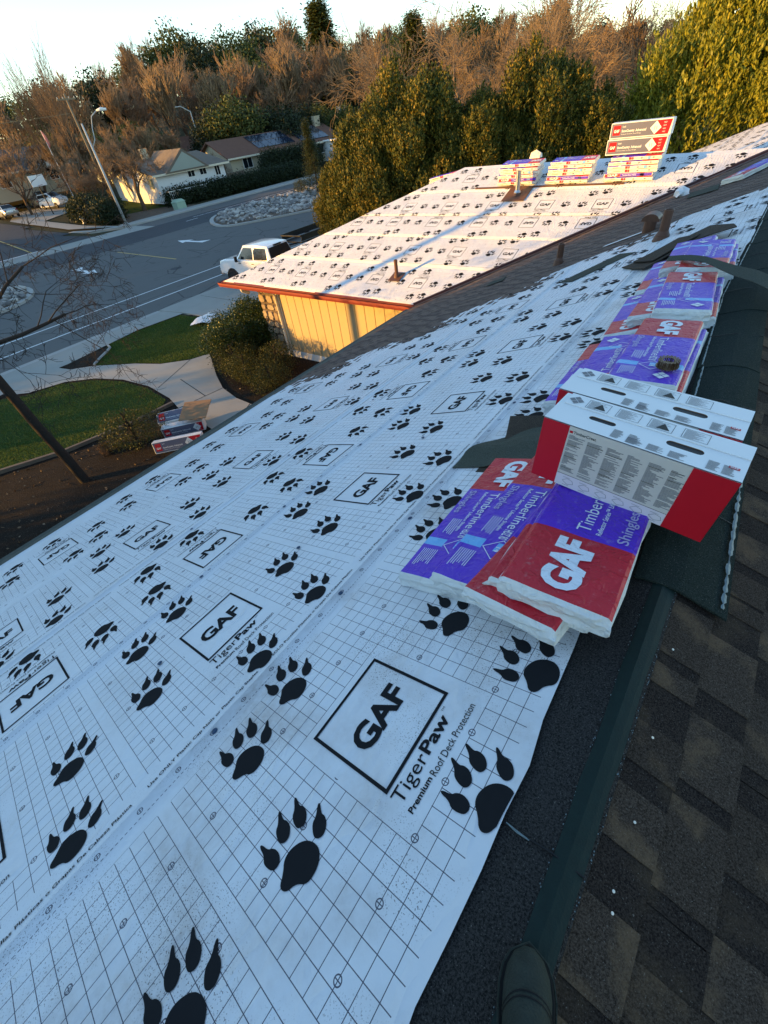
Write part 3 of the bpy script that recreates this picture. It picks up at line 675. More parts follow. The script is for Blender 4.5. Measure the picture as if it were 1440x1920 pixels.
sheet('underlayment', 'lowest run on the sunlit wing, just above the red gutter', F_WING, -1, 0, .76, -10.37, .02, 1.42, Xl, Xh, .006, M_PAPER, hw, 'wing', edge_text=False, group=grp)
sheet('underlayment', 'second run up the sunlit wing with upright logos', F_WING, 1, 0, 2.02, -4.64, 1.38, 2.72, Xl, Xh, .010, M_PAPER, hw, 'wing', group=grp)
sheet('underlayment', 'third run up the sunlit wing, printed upside down', F_WING, -1, 0, 3.20, -7.33, 2.56, 3.62, Xl, Xh, .014, M_PAPER, hw, 'wing', edge_text=False, group=grp)
sheet('underlayment', 'fourth run up the wing, crossed by the chrome vent pipe', F_WING, 1, 0, 3.94, -5.91, 3.50, 4.66, Xl, Xh, .018, M_PAPER, hw, 'wing', edge_text=False, group=grp)
sheet('underlayment', 'top run on the wing under the shingle stacks', F_WING, -1, 0, 5.25, -8.6, 4.60, 5.88, Xl, Xh, .022, M_PAPER, hw, 'wing', edge_text=False, group=grp)
# ------------------------------------------------------------------ shingle bundles in printed plastic wrap
def film(name, col, rough=.32):
    t = NT(name); p = t.geo(); n = t.noise(14, 4, p, .6); k = t.noise(55, 4, p, .6); scuff = t.ramp(t.noise(26, 6, p, .75), [(.58, (0, 0, 0)), (.75, (1, 1, 1))])
    c = t.mix(n, tuple(x*.88 for x in col), tuple(min(1, x*1.1) for x in col)); c = t.mix(t.m('MULTIPLY', scuff, .28), c, (.6, .58, .56))
    return t.out(c, t.m('ADD', rough, t.m('MULTIPLY', k, .2)), t.bump(t.m('ADD', t.m('ADD', n, t.m('MULTIPLY', k, .4)), t.m('MULTIPLY', t.m('SUBTRACT', 1.0, t.m('MINIMUM', t.m('MULTIPLY', t.m('ABSOLUTE', t.m('SUBTRACT', t.noise(9, 3, p, .6), .5)), 18.0), 1.0)), .35)), .5, .02), spec=.45)
M_RED = film('wrap red', (.52, .012, .026)); M_PUR = film('wrap purple', (.10, .026, .52)); M_CY = film('wrap cyan', (.16, .45, .80))
M_WRAP = film('wrap milky', (.66, .69, .68), .35); M_WHT = film('wrap white ink', (.74, .78, .82), .4); M_LIL = plain('wrap lilac ink', (.42, .38, .62), .45, .05, 20)
M_CREAM = film('wrap cream', (.74, .70, .60), .4)
BW, BL, BH = .365, 1.03, .082
def bundle_body(seed, side):
    r = np.random.default_rng(seed); b = B()
    us = [0, .012, .05, .12, .1825, .245, .315, .353, BW]; vs_ = [0, .012, .09, .20, .331, .43, .54, .66, .755, .81, .88, .95, 1.018, BL]
    nu, nv = len(us), len(vs_); z = np.full((nv, nu), BH); z += r.normal(0, .0018, z.shape); z[0] -= .014; z[-1] -= .014; z[:, 0] -= .010; z[:, -1] -= .010
    top = [(us[i]+r.normal(0, .0015)*(0 < i < nu-1), vs_[j]+(r.normal(0, .004) if j in (0, nv-1) else 0), z[j, i]) for j in range(nv) for i in range(nu)]
    fs = []; mi = []
    for j in range(nv-1):
        for i in range(nu-1):
            fs.append((j*nu+i, j*nu+i+1, (j+1)*nu+i+1, (j+1)*nu+i)); vm = (vs_[j]+vs_[j+1])/2
            e = j in (0, nv-2)
            mi.append(0 if e else 1 if vm < .331 else 3 if .755 < vm < .81 and (us[i] < .13 or us[i] > .24) else 2)
    b.add(top, fs); b.m = mi
    # sides: layered, crumpled film (three rings)
    ring = [(i, 0) for i in range(nu)]+[(nu-1, j) for j in range(1, nv)]+[(i, nv-1) for i in range(nu-2, -1, -1)]+[(0, j) for j in range(nv-2, 0, -1)]
    n = len(ring); prev = [j*nu+i for i, j in ring]
    for q, (zz, o_) in enumerate([(BH*.62, .006), (BH*.34, .001), (.006, .004), (0, -.008)]):
        cur = []
        for (i, j) in ring:
            x, y = us[i], vs_[j]; ox = (-1 if i == 0 else 1 if i == nu-1 else 0); oy = (-1 if j == 0 else 1 if j == nv-1 else 0); w = o_+r.normal(0, .0035)
            cur.append(len(b.v)); b.v.append((x+ox*w, y+oy*w, max(0, zz+r.normal(0, .002) if zz > .01 else zz)))
        for k in range(n):
            b.f.append((prev[k], cur[k], cur[(k+1) % n], prev[(k+1) % n])[::-1]); b.m.append(0)
        prev = cur
    b.f.append(tuple(prev)[::-1]); b.m.append(0)
    b.v = [(p[0]-BW/2, p[1]-BL/2, p[2]) for p in b.v]
    return mesh('wrap', b.v, b.f, [M_WRAP if side == 'milky' else M_CREAM, M_RED, M_PUR, M_CY], b.m)
def bundle_print():
    b = B(); V = lambda v: v-BL/2
    q = math.pi/2                                      # lettering runs along the bundle
    def tx(s, u, v, w, h, bold=0, m=0, sp=1.0): text_fit(b, s, BW/2-(BW-u)+.0, V(v), w, h, q, m, bold, BH+.004, sp)
    tx('GAF', .245, .045, .255, .135, .05, 0, .94)
    tx('Timberline', .20, .36, .30, .050, 0, 0); tx('HDZ RS', .20, .67, .065, .042, .02, 0)
    tx('Reflector Series\u2122 Lifetime Shingles', .245, .36, .33, .026, .012, 0)
    tx('Shingles', .345, .352, .20, .052, .012, 1)
    r = random.Random(2)
    for k in range(9):
        u = .20+.012*k; w = r.uniform(.09, .13); b.add([(u-BW/2, V(.60), BH+.004), (u+.004-BW/2, V(.60), BH+.004), (u+.004-BW/2, V(.60+w), BH+.004), (u-BW/2, V(.60+w), BH+.004)], [(0, 1, 2, 3)]) if k > 3 else None
    for k in range(8):
        u = .245+.011*k; w = r.uniform(.07, .12); b.add([(u-BW/2, V(.84), BH+.004), (u+.0035-BW/2, V(.84), BH+.004), (u+.0035-BW/2, V(.84+w), BH+.004), (u-BW/2, V(.84+w), BH+.004)], [(0, 1, 2, 3)])
    def diamond(cu, cv, du, dv, w):
        o = [(-du, 0), (0, -dv), (du, 0), (0, dv)]; i_ = [(x*w, y*w) for x, y in o]; vs = [(cu+x-BW/2, V(cv)+y, BH+.0042) for x, y in o+i_]; b.add(vs, [(k, (k+1) % 4, 4+(k+1) % 4, 4+k) for k in range(4)])
    diamond(.165, .80, .075, .062, .92); 
    for (cu, cv) in [(-.024, 0), (.024, 0), (0, -.024), (0, .024)]: b.add([(.095+cu+x-BW/2, V(.925)+cv+y, BH+.0042) for x, y in [(-.021, 0), (0, -.021), (.021, 0), (0, .021)]], [(0, 1, 2, 3)])
    tx('14', .178, .785, .03, .026, .02)
    return mesh('lettering', b.v, b.f, [M_WHT, M_LIL], b.m)
BB = [bundle_body(i, 'milky') for i in range(4)]; BC = [bundle_body(10+i, 'cream') for i in range(3)]; BP = bundle_print()
def bundle(label, frame, x, y, z, yaw=0, tx=0, ty=0, body=None, group=None, seed=0, letter=True, k=[0]):
    k[0] += 1
    m = frame @ Matrix.Translation((x, y, z)) @ Matrix.Rotation(yaw, 4, 'Z') @ Matrix.Rotation(ty, 4, 'Y') @ Matrix.Rotation(tx, 4, 'X')
    e = empty('shingle_bundle', m, label, 'shingle bundle', group)
    link('wrap', (body or BB)[k[0] % len(body or BB)], e)
    if letter: link('lettering', BP, e)
    return e
def fitb(label, s0, y0, ntop, yaw, tx, ty, flip=False, **kw):
    """placed by the near lower corner of its top face, as measured on the roof plane"""
    m = Matrix.Rotation(yaw, 4, 'Z') @ Matrix.Rotation(ty, 4, 'Y') @ Matrix.Rotation(tx, 4, 'X')
    c = m @ Vector((BW/2, BL/2, -BH)); return bundle(label, F_MAIN, s0+c.x, y0+c.y, ntop+c.z, yaw+(math.pi if flip else 0), -tx if flip else tx, -ty if flip else ty, **kw)
g1 = 'shingle bundles in the near pile'
fitb('leftmost bundle of the near pile, purple end towards the camera, flat on the paper', -.865, .947, .108, 0, 0, 0, True, group=g1)
fitb('second bundle from the left in the near pile, leaning on the leftmost one', -.645, .945, .168, -.07, .0, .06, True, group=g1)
fitb('thin red edged bundle low in the near pile with its corner sticking out', -.42, .875, .215, -.13, .0, .13, group=g1)
fitb('bundle squeezed just below the big red topped one', -.335, .93, .245, -.03, .0, .22, group=g1)
fitb('top bundle of the near pile with large white letters on red', -.255, .895, .300, .03, -.035, .30, group=g1)
g2 = 'shingle bundles along the ridge'
def row(col, y, names):
    pass
bundle('bundle flat on the paper behind the white boxes, at the left of its row', F_MAIN, -.69, 3.22, .022, .02+math.pi, group=g2)
bundle('bundle behind the white boxes, half under the one with the nail coil', F_MAIN, -.52, 3.08, .100, .04, 0, .06, group=g2)
bundle('bundle hidden below the one that carries the nail coil', F_MAIN, -.26, 3.18, .03, .03, 0, .10, group=g2)
bundle('purple bundle carrying the brown nail coil', F_MAIN, -.285, 3.17, .125, .03+math.pi, 0, -.28, group=g2)
bundle('lower left bundle with its red end near, past the nail coil', F_MAIN, -.68, 4.42, .022, .07, group=g2)
bundle('middle bundle beside the torn one, tilted on its neighbour', F_MAIN, -.50, 4.50, .10, .05, 0, .06, group=g2)
bundle('bundle under the torn glossy one', F_MAIN, -.30, 4.42, .03, .08, 0, .10, group=g2)
bundle('glossy bundle with a torn black corner, red end away from the camera', F_MAIN, -.335, 4.38, .125, .10+math.pi, 0, -.28, group=g2)
bundle('farthest low bundle at the left of the ridge row', F_MAIN, -.72, 5.60, .022, .06, group=g2)
bundle('farthest middle bundle of the ridge row', F_MAIN, -.56, 5.86, .10, .05, 0, .06, group=g2)
bundle('bundle under the farthest raised one at the ridge', F_MAIN, -.33, 5.55, .03, .08, 0, .10, group=g2)
bundle('farthest raised bundle at the ridge, crossed by the bent strip', F_MAIN, -.365, 5.48, .125, .05, 0, .28, group=g2)
M_HOLE = plain('torn wrap showing shingles', (.012, .012, .012), .8)
# wing stacks: bundles lie along the ridge, long printed sides towards the camera
def side_print(kind):
    b = B(); r = random.Random(kind); y = -BW/2-.012
    def q(x0, x1, z0, z1, m): b.add([(x0, y, z0), (x1, y, z0), (x1, y, z1), (x0, y, z1)], [(0, 1, 2, 3)], m)
    if kind == 0:                                   # bold label: red and purple band with the maker's letters
        q(-.50, -.16, .012, .07, 0); q(-.16, .50, .012, .07, 1); q(.26, .34, .012, .07, 4)
        v = B(); text_fit(v, 'GAF', -.44, .018, .22, .046, 0, 2, .04, 0, .95); b.add([(p[0], y-.001, p[1]) for p in v.v], v.f, 2)
        v = B(); text_fit(v, 'Timberline HDZ', -.12, .026, .30, .03, 0, 2, .01); b.add([(p[0], y-.001, p[1]) for p in v.v], v.f, 2)
    else:
        q(-.14, -.09, .02, .072, 0); q(-.075, -.05, .02, .072, 0)
        for x in (.12, .36): b.add([(x-.025, y, .044), (x, y, .024), (x+.025, y, .044), (x, y, .064)], [(0, 1, 2, 3)], 3)
        q(-.42, -.22, .035, .042, 3); q(-.40, -.26, .05, .056, 3)
        if kind == 2: q(.24, .30, .01, .075, 4)
    return mesh('side_print', b.v, b.f, [M_RED, M_PUR, M_WHT, plain('grey ink', (.2, .2, .26), .5), M_CY], b.m)
SPR = [side_print(i) for i in range(3)]
ROTB = Matrix.Rotation(math.pi/2, 4, 'Z')
_ord = ['lowest', 'second', 'third', 'fourth', 'fifth', 'sixth', 'seventh']
def stack(x, tt, n, which, bold, rz=0, flip=False, dz=.070):
    r = random.Random(which); 
    for k in range(n):
        lab = '%s bundle from the bottom of the %s on the wing' % (_ord[k], which)
        p = Vector(PW(x+r.uniform(-.025, .025)+k*.018, tt+r.uniform(-.02, .02), .035)); p.z += k*dz
        m = Matrix.Translation(p) @ Matrix.Rotation(rz+r.uniform(-.02, .02), 4, 'Z') @ Matrix.Rotation(PITCH*.55*(1-k/n*.4), 4, 'X') @ Matrix.Diagonal((1, 1, .86, 1))
        e = empty('shingle_bundle', m, lab, 'shingle bundle', 'bundles stacked on the sunlit wing')
        link('wrap', BC[k % 3], e, ROTB @ Matrix.Scale(-1, 4, (0, 1, 0)) if False else ROTB)
        o = link('side_print', SPR[0] if k == bold else SPR[1+(k % 2)], e)
        if flip and k == bold: o.matrix_local = Matrix.Scale(-1, 4, (1, 0, 0)) if False else Matrix.Rotation(0, 4, 'Z')
        if k == n-1: link('lettering', BP, e, ROTB)
stack(-5.72, 4.95, 6, 'left stack by the chrome pipe', 1)
stack(-4.42, 4.95, 6, 'middle stack', 1)
stack(-3.02, 4.95, 6, 'right stack under the dark cartons', 1)
for k in range(3):
    e = empty('shingle_bundle', Matrix.Translation((-8.75+.02*k, 14.75, 4.06+k*.079)) @ Matrix.Rotation(R_(8), 4, 'Z') @ Matrix.Rotation(R_(-8), 4, 'Y'), '%s bundle from the bottom of the small stack beyond the hip' % _ord[k], 'shingle bundle', 'bundles stacked on the wing'); link('wrap', BC[k], e, ROTB); link('side_print', SPR[1], e)
e = bundle('red topped bundle on brown shingles near the valley at the right edge', F_MAIN, -.62, 11.75, .03, -.5, body=BC)
# ------------------------------------------------------------------ cartons
M_CARD = plain('white carton', (.76, .77, .76), .55, .04, 9, .1, 60); M_CRED = plain('carton red ink', (.52, .010, .022), .4, .06, 9); M_CGREY = plain('carton warm grey', (.60, .58, .52), .55, .03, 9)
M_BROWN = plain('brown corrugated board', (.28, .17, .09), .8, .12, 9); M_CINK = plain('carton grey ink', (.20, .20, .21), .6, .1, 30); M_CBLK = plain('carton black ink', (.03, .03, .03), .6)
M_NAVY = plain('carton slate ink', (.13, .14, .20), .45, .08, 9); M_CPINK = plain('carton pale strip', (.70, .66, .70), .55, .03, 9)
def quad(b, M, x0, x1, y0, y1, m, z=.0): b.add([tuple(M @ Vector(p)) for p in [(x0, y0, z), (x1, y0, z), (x1, y1, z), (x0, y1, z)]], [(0, 1, 2, 3)], m)
def textM(b, M, s, x, y, w, h, m, bold=0, z=.0012, rot=0):
    v = B(); text_fit(v, s, x, y, w, h, rot, 0, bold, z); b.add([tuple(M @ Vector(p)) for p in v.v], v.f, m)
def slot_panel(L, W, slots, z):
    """a flat panel with rounded slots cut through"""
    bm = bmesh.new(); out = [bm.verts.new((x, y, z)) for x, y in [(0, 0), (L, 0), (L, W), (0, W)]]; ed = [bm.edges.new((out[i-1], out[i])) for i in range(4)]
    loops = []
    for (cx, cy, l, w) in slots:
        pts = [(cx+(l/2-w/2)*(1 if -90 <= a <= 90 else -1)+w/2*math.cos(R_(a)), cy+w/2*math.sin(R_(a))) for a in (-90, -60, -30, 0, 30, 60, 90, 120, 150, 180, 210, 240, 270)]
        pts = [(cx+l/2-w/2+w/2*math.cos(R_(a)), cy+w/2*math.sin(R_(a))) for a in range(-90, 91, 30)]+[(cx-l/2+w/2+w/2*math.cos(R_(a)), cy+w/2*math.sin(R_(a))) for a in range(90, 271, 30)]
        vs = [bm.verts.new((x, y, z)) for x, y in pts]; ed += [bm.edges.new((vs[i-1], vs[i])) for i in range(len(vs))]; loops.append(pts)
    bmesh.ops.triangle_fill(bm, use_beauty=True, edges=ed)
    bm.verts.index_update(); v = [w.co[:] for w in bm.verts]; f = [tuple(w.index for w in q.verts) for q in bm.faces]; bm.free()
    f = [q if (Vector(v[q[1]])-Vector(v[q[0]])).cross(Vector(v[q[2]])-Vector(v[q[0]])).z > 0 else q[::-1] for q in f]
    return v, f, loops
CL, CW, CH = .663, .214, .286
def cap_carton(label, s, y, n, yaw, ty, tx=0):
    m = F_MAIN @ Matrix.Translation((s, y, n)) @ Matrix.Rotation(yaw, 4, 'Z') @ Matrix.Rotation(ty, 4, 'Y') @ Matrix.Rotation(tx, 4, 'X')
    e = empty('carton', m, label, 'carton', 'white cartons of ridge caps')
    b = B(); b.add([(0,0,0),(CL,0,0),(CL,CW,0),(0,CW,0),(0,0,CH),(CL,0,CH),(CL,CW,CH),(0,CW,CH)], [(3,2,1,0),(0,1,5,4),(1,2,6,5),(2,3,7,6),(3,0,4,7)]); b.build('body', M_CARD, e)
    slots = [(.19, CW*.42, .10, .026), (.475, CW*.42, .12, .032)]
    v, f, loops = slot_panel(CL, CW, slots, CH+.0035); bb = B(); bb.add(v, f)
    for lp in loops:                                   # slot walls and dark inside
        k = len(lp); bb.add([(x, y_, CH+.0035) for x, y_ in lp]+[(x, y_, CH-.03) for x, y_ in lp], [(i, (i+1) % k, k+(i+1) % k, k+i)[::-1] for i in range(k)], 1)
    top = bb.build('top_flap', [M_CARD, M_BROWN], e)
    for lp in loops: d = B(); d.add([(x, y_, CH+.0008) for x, y_ in lp], [tuple(range(len(lp)))]); d.build('handle_hole', M_BLACK, top)
    b = B(); b.box(.02, CL, CW*.62, CW+.004, CH+.0042, CH+.007); b.build('outer_flap', M_CARD, top)
    F = fr((0, -.0012, 0), (1, 0, 0), (0, 0, 1), (0, -1, 0)); b = B()
    quad(b, F, 0, .105, 0, CH, 0); quad(b, F, CL-.135, CL, 0, CH, 0); quad(b, F, .106, CL-.136, .062, CH, 1); quad(b, F, .106, CL-.136, 0, .0605, 2); quad(b, F, .106, CL-.136, .0605, .0625, 3, .0006)
    textM(b, F, 'TimberCrest', .125, CH-.028, .085, .012, 3, .01); quad(b, F, .11, .122, CH-.028, CH-.018, 0, .001)
    r = random.Random(len(label))
    for c in range(6):
        x0 = .112+c*.0725; yy = CH-.036
        while yy > .072:
            w = r.uniform(.035, .062) if r.random() < .8 else r.uniform(.01, .03); 
            if r.random() > .06: quad(b, F, x0, x0+w, yy-.0026, yy, 3 if r.random() < .08 else 4, .0012)
            yy -= .0047
    for c in range(6):                                 # small line drawings of folded caps
        x0 = .135+c*.068; P3_ = [(x0, .03), (x0+.018, .045), (x0+.04, .04), (x0+.046, .025), (x0+.022, .016)]
        for i in range(5):
            a, q = Vector(P3_[i-1]), Vector(P3_[i]); dd = (q-a).normalized()*.0; nn = Vector((-(q-a).y, (q-a).x)).normalized()*.0008
            b.add([tuple(F @ Vector((*t_, .0012))) for t_ in [tuple(a-nn), tuple(q-nn), tuple(q+nn), tuple(a+nn)]], [(0, 1, 2, 3)], 4)
        quad(b, F, x0, x0+.03, .048, .0495, 4, .0012); quad(b, F, x0+.004, x0+.03, .010, .0115, 4, .0012)
    b.build('front_print', [M_CRED, M_CGREY, M_CPINK, M_CBLK, M_CINK], e)
    for x, sg in ((-.0012, -1), (CL+.0012, 1)):
        b = B(); G = fr((x, CW if sg < 0 else 0, 0), (0, -sg*-1 if False else (1 if sg > 0 else -1), 0), (0, 0, 1), (sg, 0, 0)); quad(b, G, .004, CW-.004, .004, CH-.004, 0)
        b.build('end_print', M_CRED, e)
    # top: blocks of fine print, roof drawings, a lattice mark and a red badge
    T = fr((0, 0, CH+.0082), (1, 0, 0), (0, 1, 0), (0, 0, 1)); T0 = fr((0, 0, CH+.0048), (1, 0, 0), (0, 1, 0), (0, 0, 1)); b = B()
    for c, x0 in enumerate([.245, .30, .555, .60]):
        for k in range(12): quad(b, T0, x0, x0+r.uniform(.025, .038), .012+k*.0045, .0143+k*.0045, 1)
    for c, x0 in enumerate([.30, .37, .44]):
        for k in range(9): quad(b, T0, x0+.0, x0+r.uniform(.03, .055), .008+k*.0042, .0102+k*.0042, 1)
    quad(b, T0, CL-.05, CL-.018, .055, .068, 0); textM(b, T0, 'GAF', CL-.046, .058, .024, .007, 3, .03)
    for c, x0 in enumerate([.10, .215, .33, .445]):
        y0_, y1_ = CW*.66, CW*.66+.062
        for (p0, p1, q0, q1) in [(x0, x0+.085, y0_, y0_+.0014), (x0, x0+.085, y1_-.0014, y1_), (x0, x0+.0014, y0_, y1_), (x0+.0836, x0+.085, y0_, y1_)]: quad(b, T, p0, p1, q0, q1, 2)
        for k in range(11): quad(b, T, x0+.006, x0+.04+.04*((k*7) % 5)/5, y0_+.005+k*.005, y0_+.0068+k*.005, 1)
        b.add([tuple(T @ Vector(p)) for p in [(x0+.03, y0_+.01, .0004), (x0+.075, y0_+.01, .0004), (x0+.05, y0_+.05, .0004)]], [(0, 1, 2)], 2) if c % 2 == 0 else None
    for (cu, cv) in [(-.016, 0), (.016, 0), (0, -.016), (0, .016)]: b.add([tuple(T @ Vector((.055+cu+x, CW*.80+cv+y_, 0))) for x, y_ in [(-.014, 0), (0, -.014), (.014, 0), (0, .014)]], [(0, 1, 2, 3)], 1)
    b.build('top_print', [M_CRED, M_CINK, M_CBLK, M_CARD], e)
    return e
cap_carton('front white carton with red ends and two dark hand slots', -.385, 1.495, .335, -.08, .38, -.03)
cap_carton('rear white carton with hand slots behind the front one', -.41, 1.725, .345, -.06, .38, -.03)
def snow_carton(name, label, m, L=1.22, H=.27, W=.25, lie=False, grp=None):
    e = empty('carton', m, label, 'carton', grp)
    b = B(); b.box(0, L, 0, W, 0, H); bevel(b.build('body', M_CARD, e), .006, 1)
    F = fr((0, -.0025, 0), (1, 0, 0), (0, 0, 1), (0, -1, 0)); b = B()
    quad(b, F, .015, .93, .02, H-.015, 0); quad(b, F, .055, .205, .06, H-.045, 1, .0012); textM(b, F, 'GAF', .075, .105, .11, .055, 2, .04, .0024)
    textM(b, F, 'Cobra\u00ae', .235, H-.085, .07, .03, 2, .01); textM(b, F, 'SnowCountry', .235, .095, .26, .055, 2, .03); textM(b, F, 'Advanced', .515, .105, .21, .045, 2, .02); textM(b, F, 'Exhaust Vent for Roof Ridge', .235, .062, .40, .02, 2, .0)
    b.add([tuple(F @ Vector(p)) for p in [(.90, .02, .0012), (L-.05, .02, .0012), (L-.02, H-.015, .0012), (.90, H-.015, .0012)]], [(0, 1, 2, 3)], 1)
    b.add([tuple(F @ Vector(p)) for p in [(.80, H/2, .0022), (.91, .03, .0022), (1.02, H/2, .0022), (.91, H-.02, .0022)]], [(0, 1, 2, 3)], 2); textM(b, F, '11', .885, H/2-.03, .05, .06, 3, .01, .003)
    for k in range(4): textM(b, F, 'VENT', L-.17, .05+k*.05, .06, .022, 2, 0, .0024)
    b.build('front_print', [M_NAVY, M_CRED, M_CARD, M_CINK], e)
    b = B(); T = fr((0, 0, H+.0025), (1, 0, 0), (0, 1, 0), (0, 0, 1)); quad(b, T, .03, L-.03, .06, .068, 0); quad(b, T, .1, .5, .12, .125, 1); b.build('top_print', [M_CINK, M_CINK], e)
    return e
zt = PW(0, 4.95)[2]+6*.070+.045
pS = PW(-3.60, 4.80)
snow_carton('c', 'lower dark-faced carton on top of the right bundle stack', Matrix.Translation((-3.62, pS[1]+.02, zt+.005)) @ Matrix.Rotation(R_(1), 4, 'Z'), grp='dark-faced cartons on the right stack')
snow_carton('c', 'upper dark-faced carton, highest thing on the wing stacks', Matrix.Translation((-3.60, pS[1]+.04, zt+.285)) @ Matrix.Rotation(R_(0), 4, 'Z'), grp='dark-faced cartons on the right stack')
# scrap of white wrap standing on the left stack
b = B(); p = Vector(PW(-5.62, 5.3, 0)); p.z = zt+.005; b.add([(0, 0, 0), (.26, .02, 0), (.27, .06, .10), (.16, .03, .17), (.03, .02, .12), (.0, .2, 0), (.26, .22, 0), (.26, .18, .08), (.03, .18, .1)], [(0, 1, 2, 3, 4), (5, 8, 7, 6), (2, 7, 8, 4, 3), (1, 6, 7, 2), (0, 4, 8, 5)]); o = b.build('wrap_scrap', M_CREAM, mat=Matrix.Translation(p)); tag(o, 'crumpled white wrap standing on the left bundle stack', 'wrap scrap')
# cartons on the ground beside the walk
zg = terr(-10.5, 4)+.02
snow_carton('c', 'dark and red carton on its side on the ground by the eave', Matrix.Translation((-10.62, 3.28, zg+.02)) @ Matrix.Rotation(R_(48), 4, 'Z') @ Matrix.Rotation(R_(-14), 4, 'X'), 1.25, .30, .22, grp='cartons on the ground')
snow_carton('c', 'white sided carton lying on top of the ground pile', Matrix.Translation((-11.35, 3.95, zg+.34)) @ Matrix.Rotation(R_(52), 4, 'Z') @ Matrix.Rotation(R_(-58), 4, 'X'), 1.2, .32, .24, grp='cartons on the ground')
snow_carton('c', 'carton at the bottom of the ground pile, mostly covered', Matrix.Translation((-11.1, 3.85, zg+.01)) @ Matrix.Rotation(R_(50), 4, 'Z'), 1.1, .28, .3, grp='cartons on the ground')
b = B(); b.box(0, .75, 0, .55, 0, .012); b.box(.0, .75, .551, .75, -.02, .0); o = b.build('cardboard_sheet', M_BROWN, mat=Matrix.Translation((-10.75, 4.25, zg+.42)) @ Matrix.Rotation(R_(38), 4, 'Z') @ Matrix.Rotation(R_(12), 4, 'X')); tag(o, 'flat brown cardboard sheet leaning on the ground cartons', 'cardboard')
# white tarp on the lawn by the driveway
t = np.random.default_rng(8); b = B(); nn_ = 12; ol = [Vector((-18.6, 9.75)), Vector((-17.85, 10.25)), Vector((-18.2, 11.05)), Vector((-19.25, 11.15))]
vs = []
for j in range(nn_+1):
    for i in range(nn_+1):
        u, w = i/nn_, j/nn_; p = ol[0]*(1-u)*(1-w)+ol[1]*u*(1-w)+ol[2]*u*w+ol[3]*(1-u)*w; h = .07+.05*math.sin(6*u+3*w)*math.sin(5*w)+t.normal(0, .012)+.16*math.exp(-((u-.5)**2+(w-.4)**2)*5); vs.append((p.x, p.y, terr(p.x, p.y)+.05+max(0, h)))
b.add(vs, [(j*(nn_+1)+i, j*(nn_+1)+i+1, (j+1)*(nn_+1)+i+1, (j+1)*(nn_+1)+i) for j in range(nn_) for i in range(nn_)]); b.v = [(x, y_, z_) for x, y_, z_ in b.v]
o = b.build('tarp', M_CARD, smooth=True); tag(o, 'crumpled white tarp on the lawn beside the driveway', 'tarp')
# ------------------------------------------------------------------ vents, flashings and loose pieces on the roofs
def vent_pipe(label, base, h, r, col, slope_m, plate=.0, lean=0, cap=False):
    e = empty('vent_pipe', Matrix.Translation(base), label, 'vent pipe')
    b = B(); k = 16; prof = [(r*1.5, -.05), (r*1.5, .06), (r*1.32, .075), (r*1.12, .10), (r, .11), (r, h), (r*.82, h), (r*.82, h-.05)]; b.lathe(prof, (0, 0, 0), k); b.f.pop(); b.m.pop()
    b.build('pipe', col, e, smooth=False)
    b = B(); b.lathe([(r*.81, h-.06), (r*.81, h-.05)], k=12); b.build('bore', M_BLACK, e)
    if plate:
        b = B(); b.box(-plate, plate, -plate, plate, .02, .028); R3 = slope_m.to_3x3().to_4x4(); o = b.build('flashing', M_FLASH, e, R3)
    b = B(); b.lathe([(r*1.9, -.02), (r*1.5, .05), (r*1.1, .09)], k=16); b.build('collar', col if not plate else M_FLASH, e)
    return e
vent_pipe('brown vent pipe on a square flashing, low on the sunlit wing', PW(-7.1, (9.52-WY)/CP, .01), .40, .045, M_FLASH, F_WING, .17)
vent_pipe('shiny chrome vent pipe on a brown flashing in front of the left stack', PW(-5.5, (12.83-WY)/CP, .02), .50, .06, M_CHROME, F_WING, .30)
vent_pipe('small brown vent pipe alone on the brown shingles', PM(-2.90, 8.46, .012), .31, .052, M_FLASH, F_MAIN)
vent_pipe('tall brown vent pipe at the edge of the paper beside the hooded vent', PM(-1.25, 7.96, .012), .36, .062, M_FLASH, F_MAIN)
e = empty('roof_vent', Matrix.Translation(PM(-1.63, 8.92, .02)), 'dark hooded roof vent on the brown shingles', 'roof vent')
b = B(); b.lathe([(.09, -.05), (.09, .16), (.08, .17)], k=16); b.build('body', M_FLASH, e)
b = B(); pts = [];
for a in range(0, 181, 20): pts.append((.13*math.cos(R_(a)), .10*math.sin(R_(a))))
m = fr((0, .02, .15), (1, 0, 0), (0, 0, 1), (0, -1, 0)); b.prism([(p[0], p[1]) for p in pts], -.16, .10, 0, m); b.build('hood', M_FLASH, e)
# scraps
def sheet_piece(label, name, cat, frame, pts, mat, th=.006, n=.02, bend=None, group=None):
    """a flat or bent piece cut to an outline; bend(x,y) gives its lift"""
    bm = bmesh.new(); f_ = bm.faces.new([bm.verts.new((p[0], p[1], 0)) for p in ccw(pts)]); bmesh.ops.triangulate(bm, faces=[f_]); bmesh.ops.subdivide_edges(bm, edges=bm.edges[:], cuts=4, use_grid_fill=True)
    r_ = bmesh.ops.extrude_face_region(bm, geom=bm.faces[:]); up = [g for g in r_['geom'] if isinstance(g, bmesh.types.BMVert)]
    for w in bm.verts: w.co.z = n+(bend(w.co.x, w.co.y) if bend else 0)
    for w in up: w.co.z += th
    bmesh.ops.recalc_face_normals(bm, faces=bm.faces[:]); me = bpy.data.meshes.new(name); bm.to_mesh(me); bm.free(); me.materials.append(mat)
    o = link(name, me); o.matrix_world = frame; return tag(o, label, cat, group)
M_SCRAP = shingle_material('grey green starter shingle', (.045, .052, .042), (.095, .105, .085), (.10, .10, .08), .3)
M_SCRAPB = shingle_material('brown scrap shingle', (.045, .036, .028), (.095, .078, .062), (.11, .09, .07), .3)
SC = 'shingle scrap'
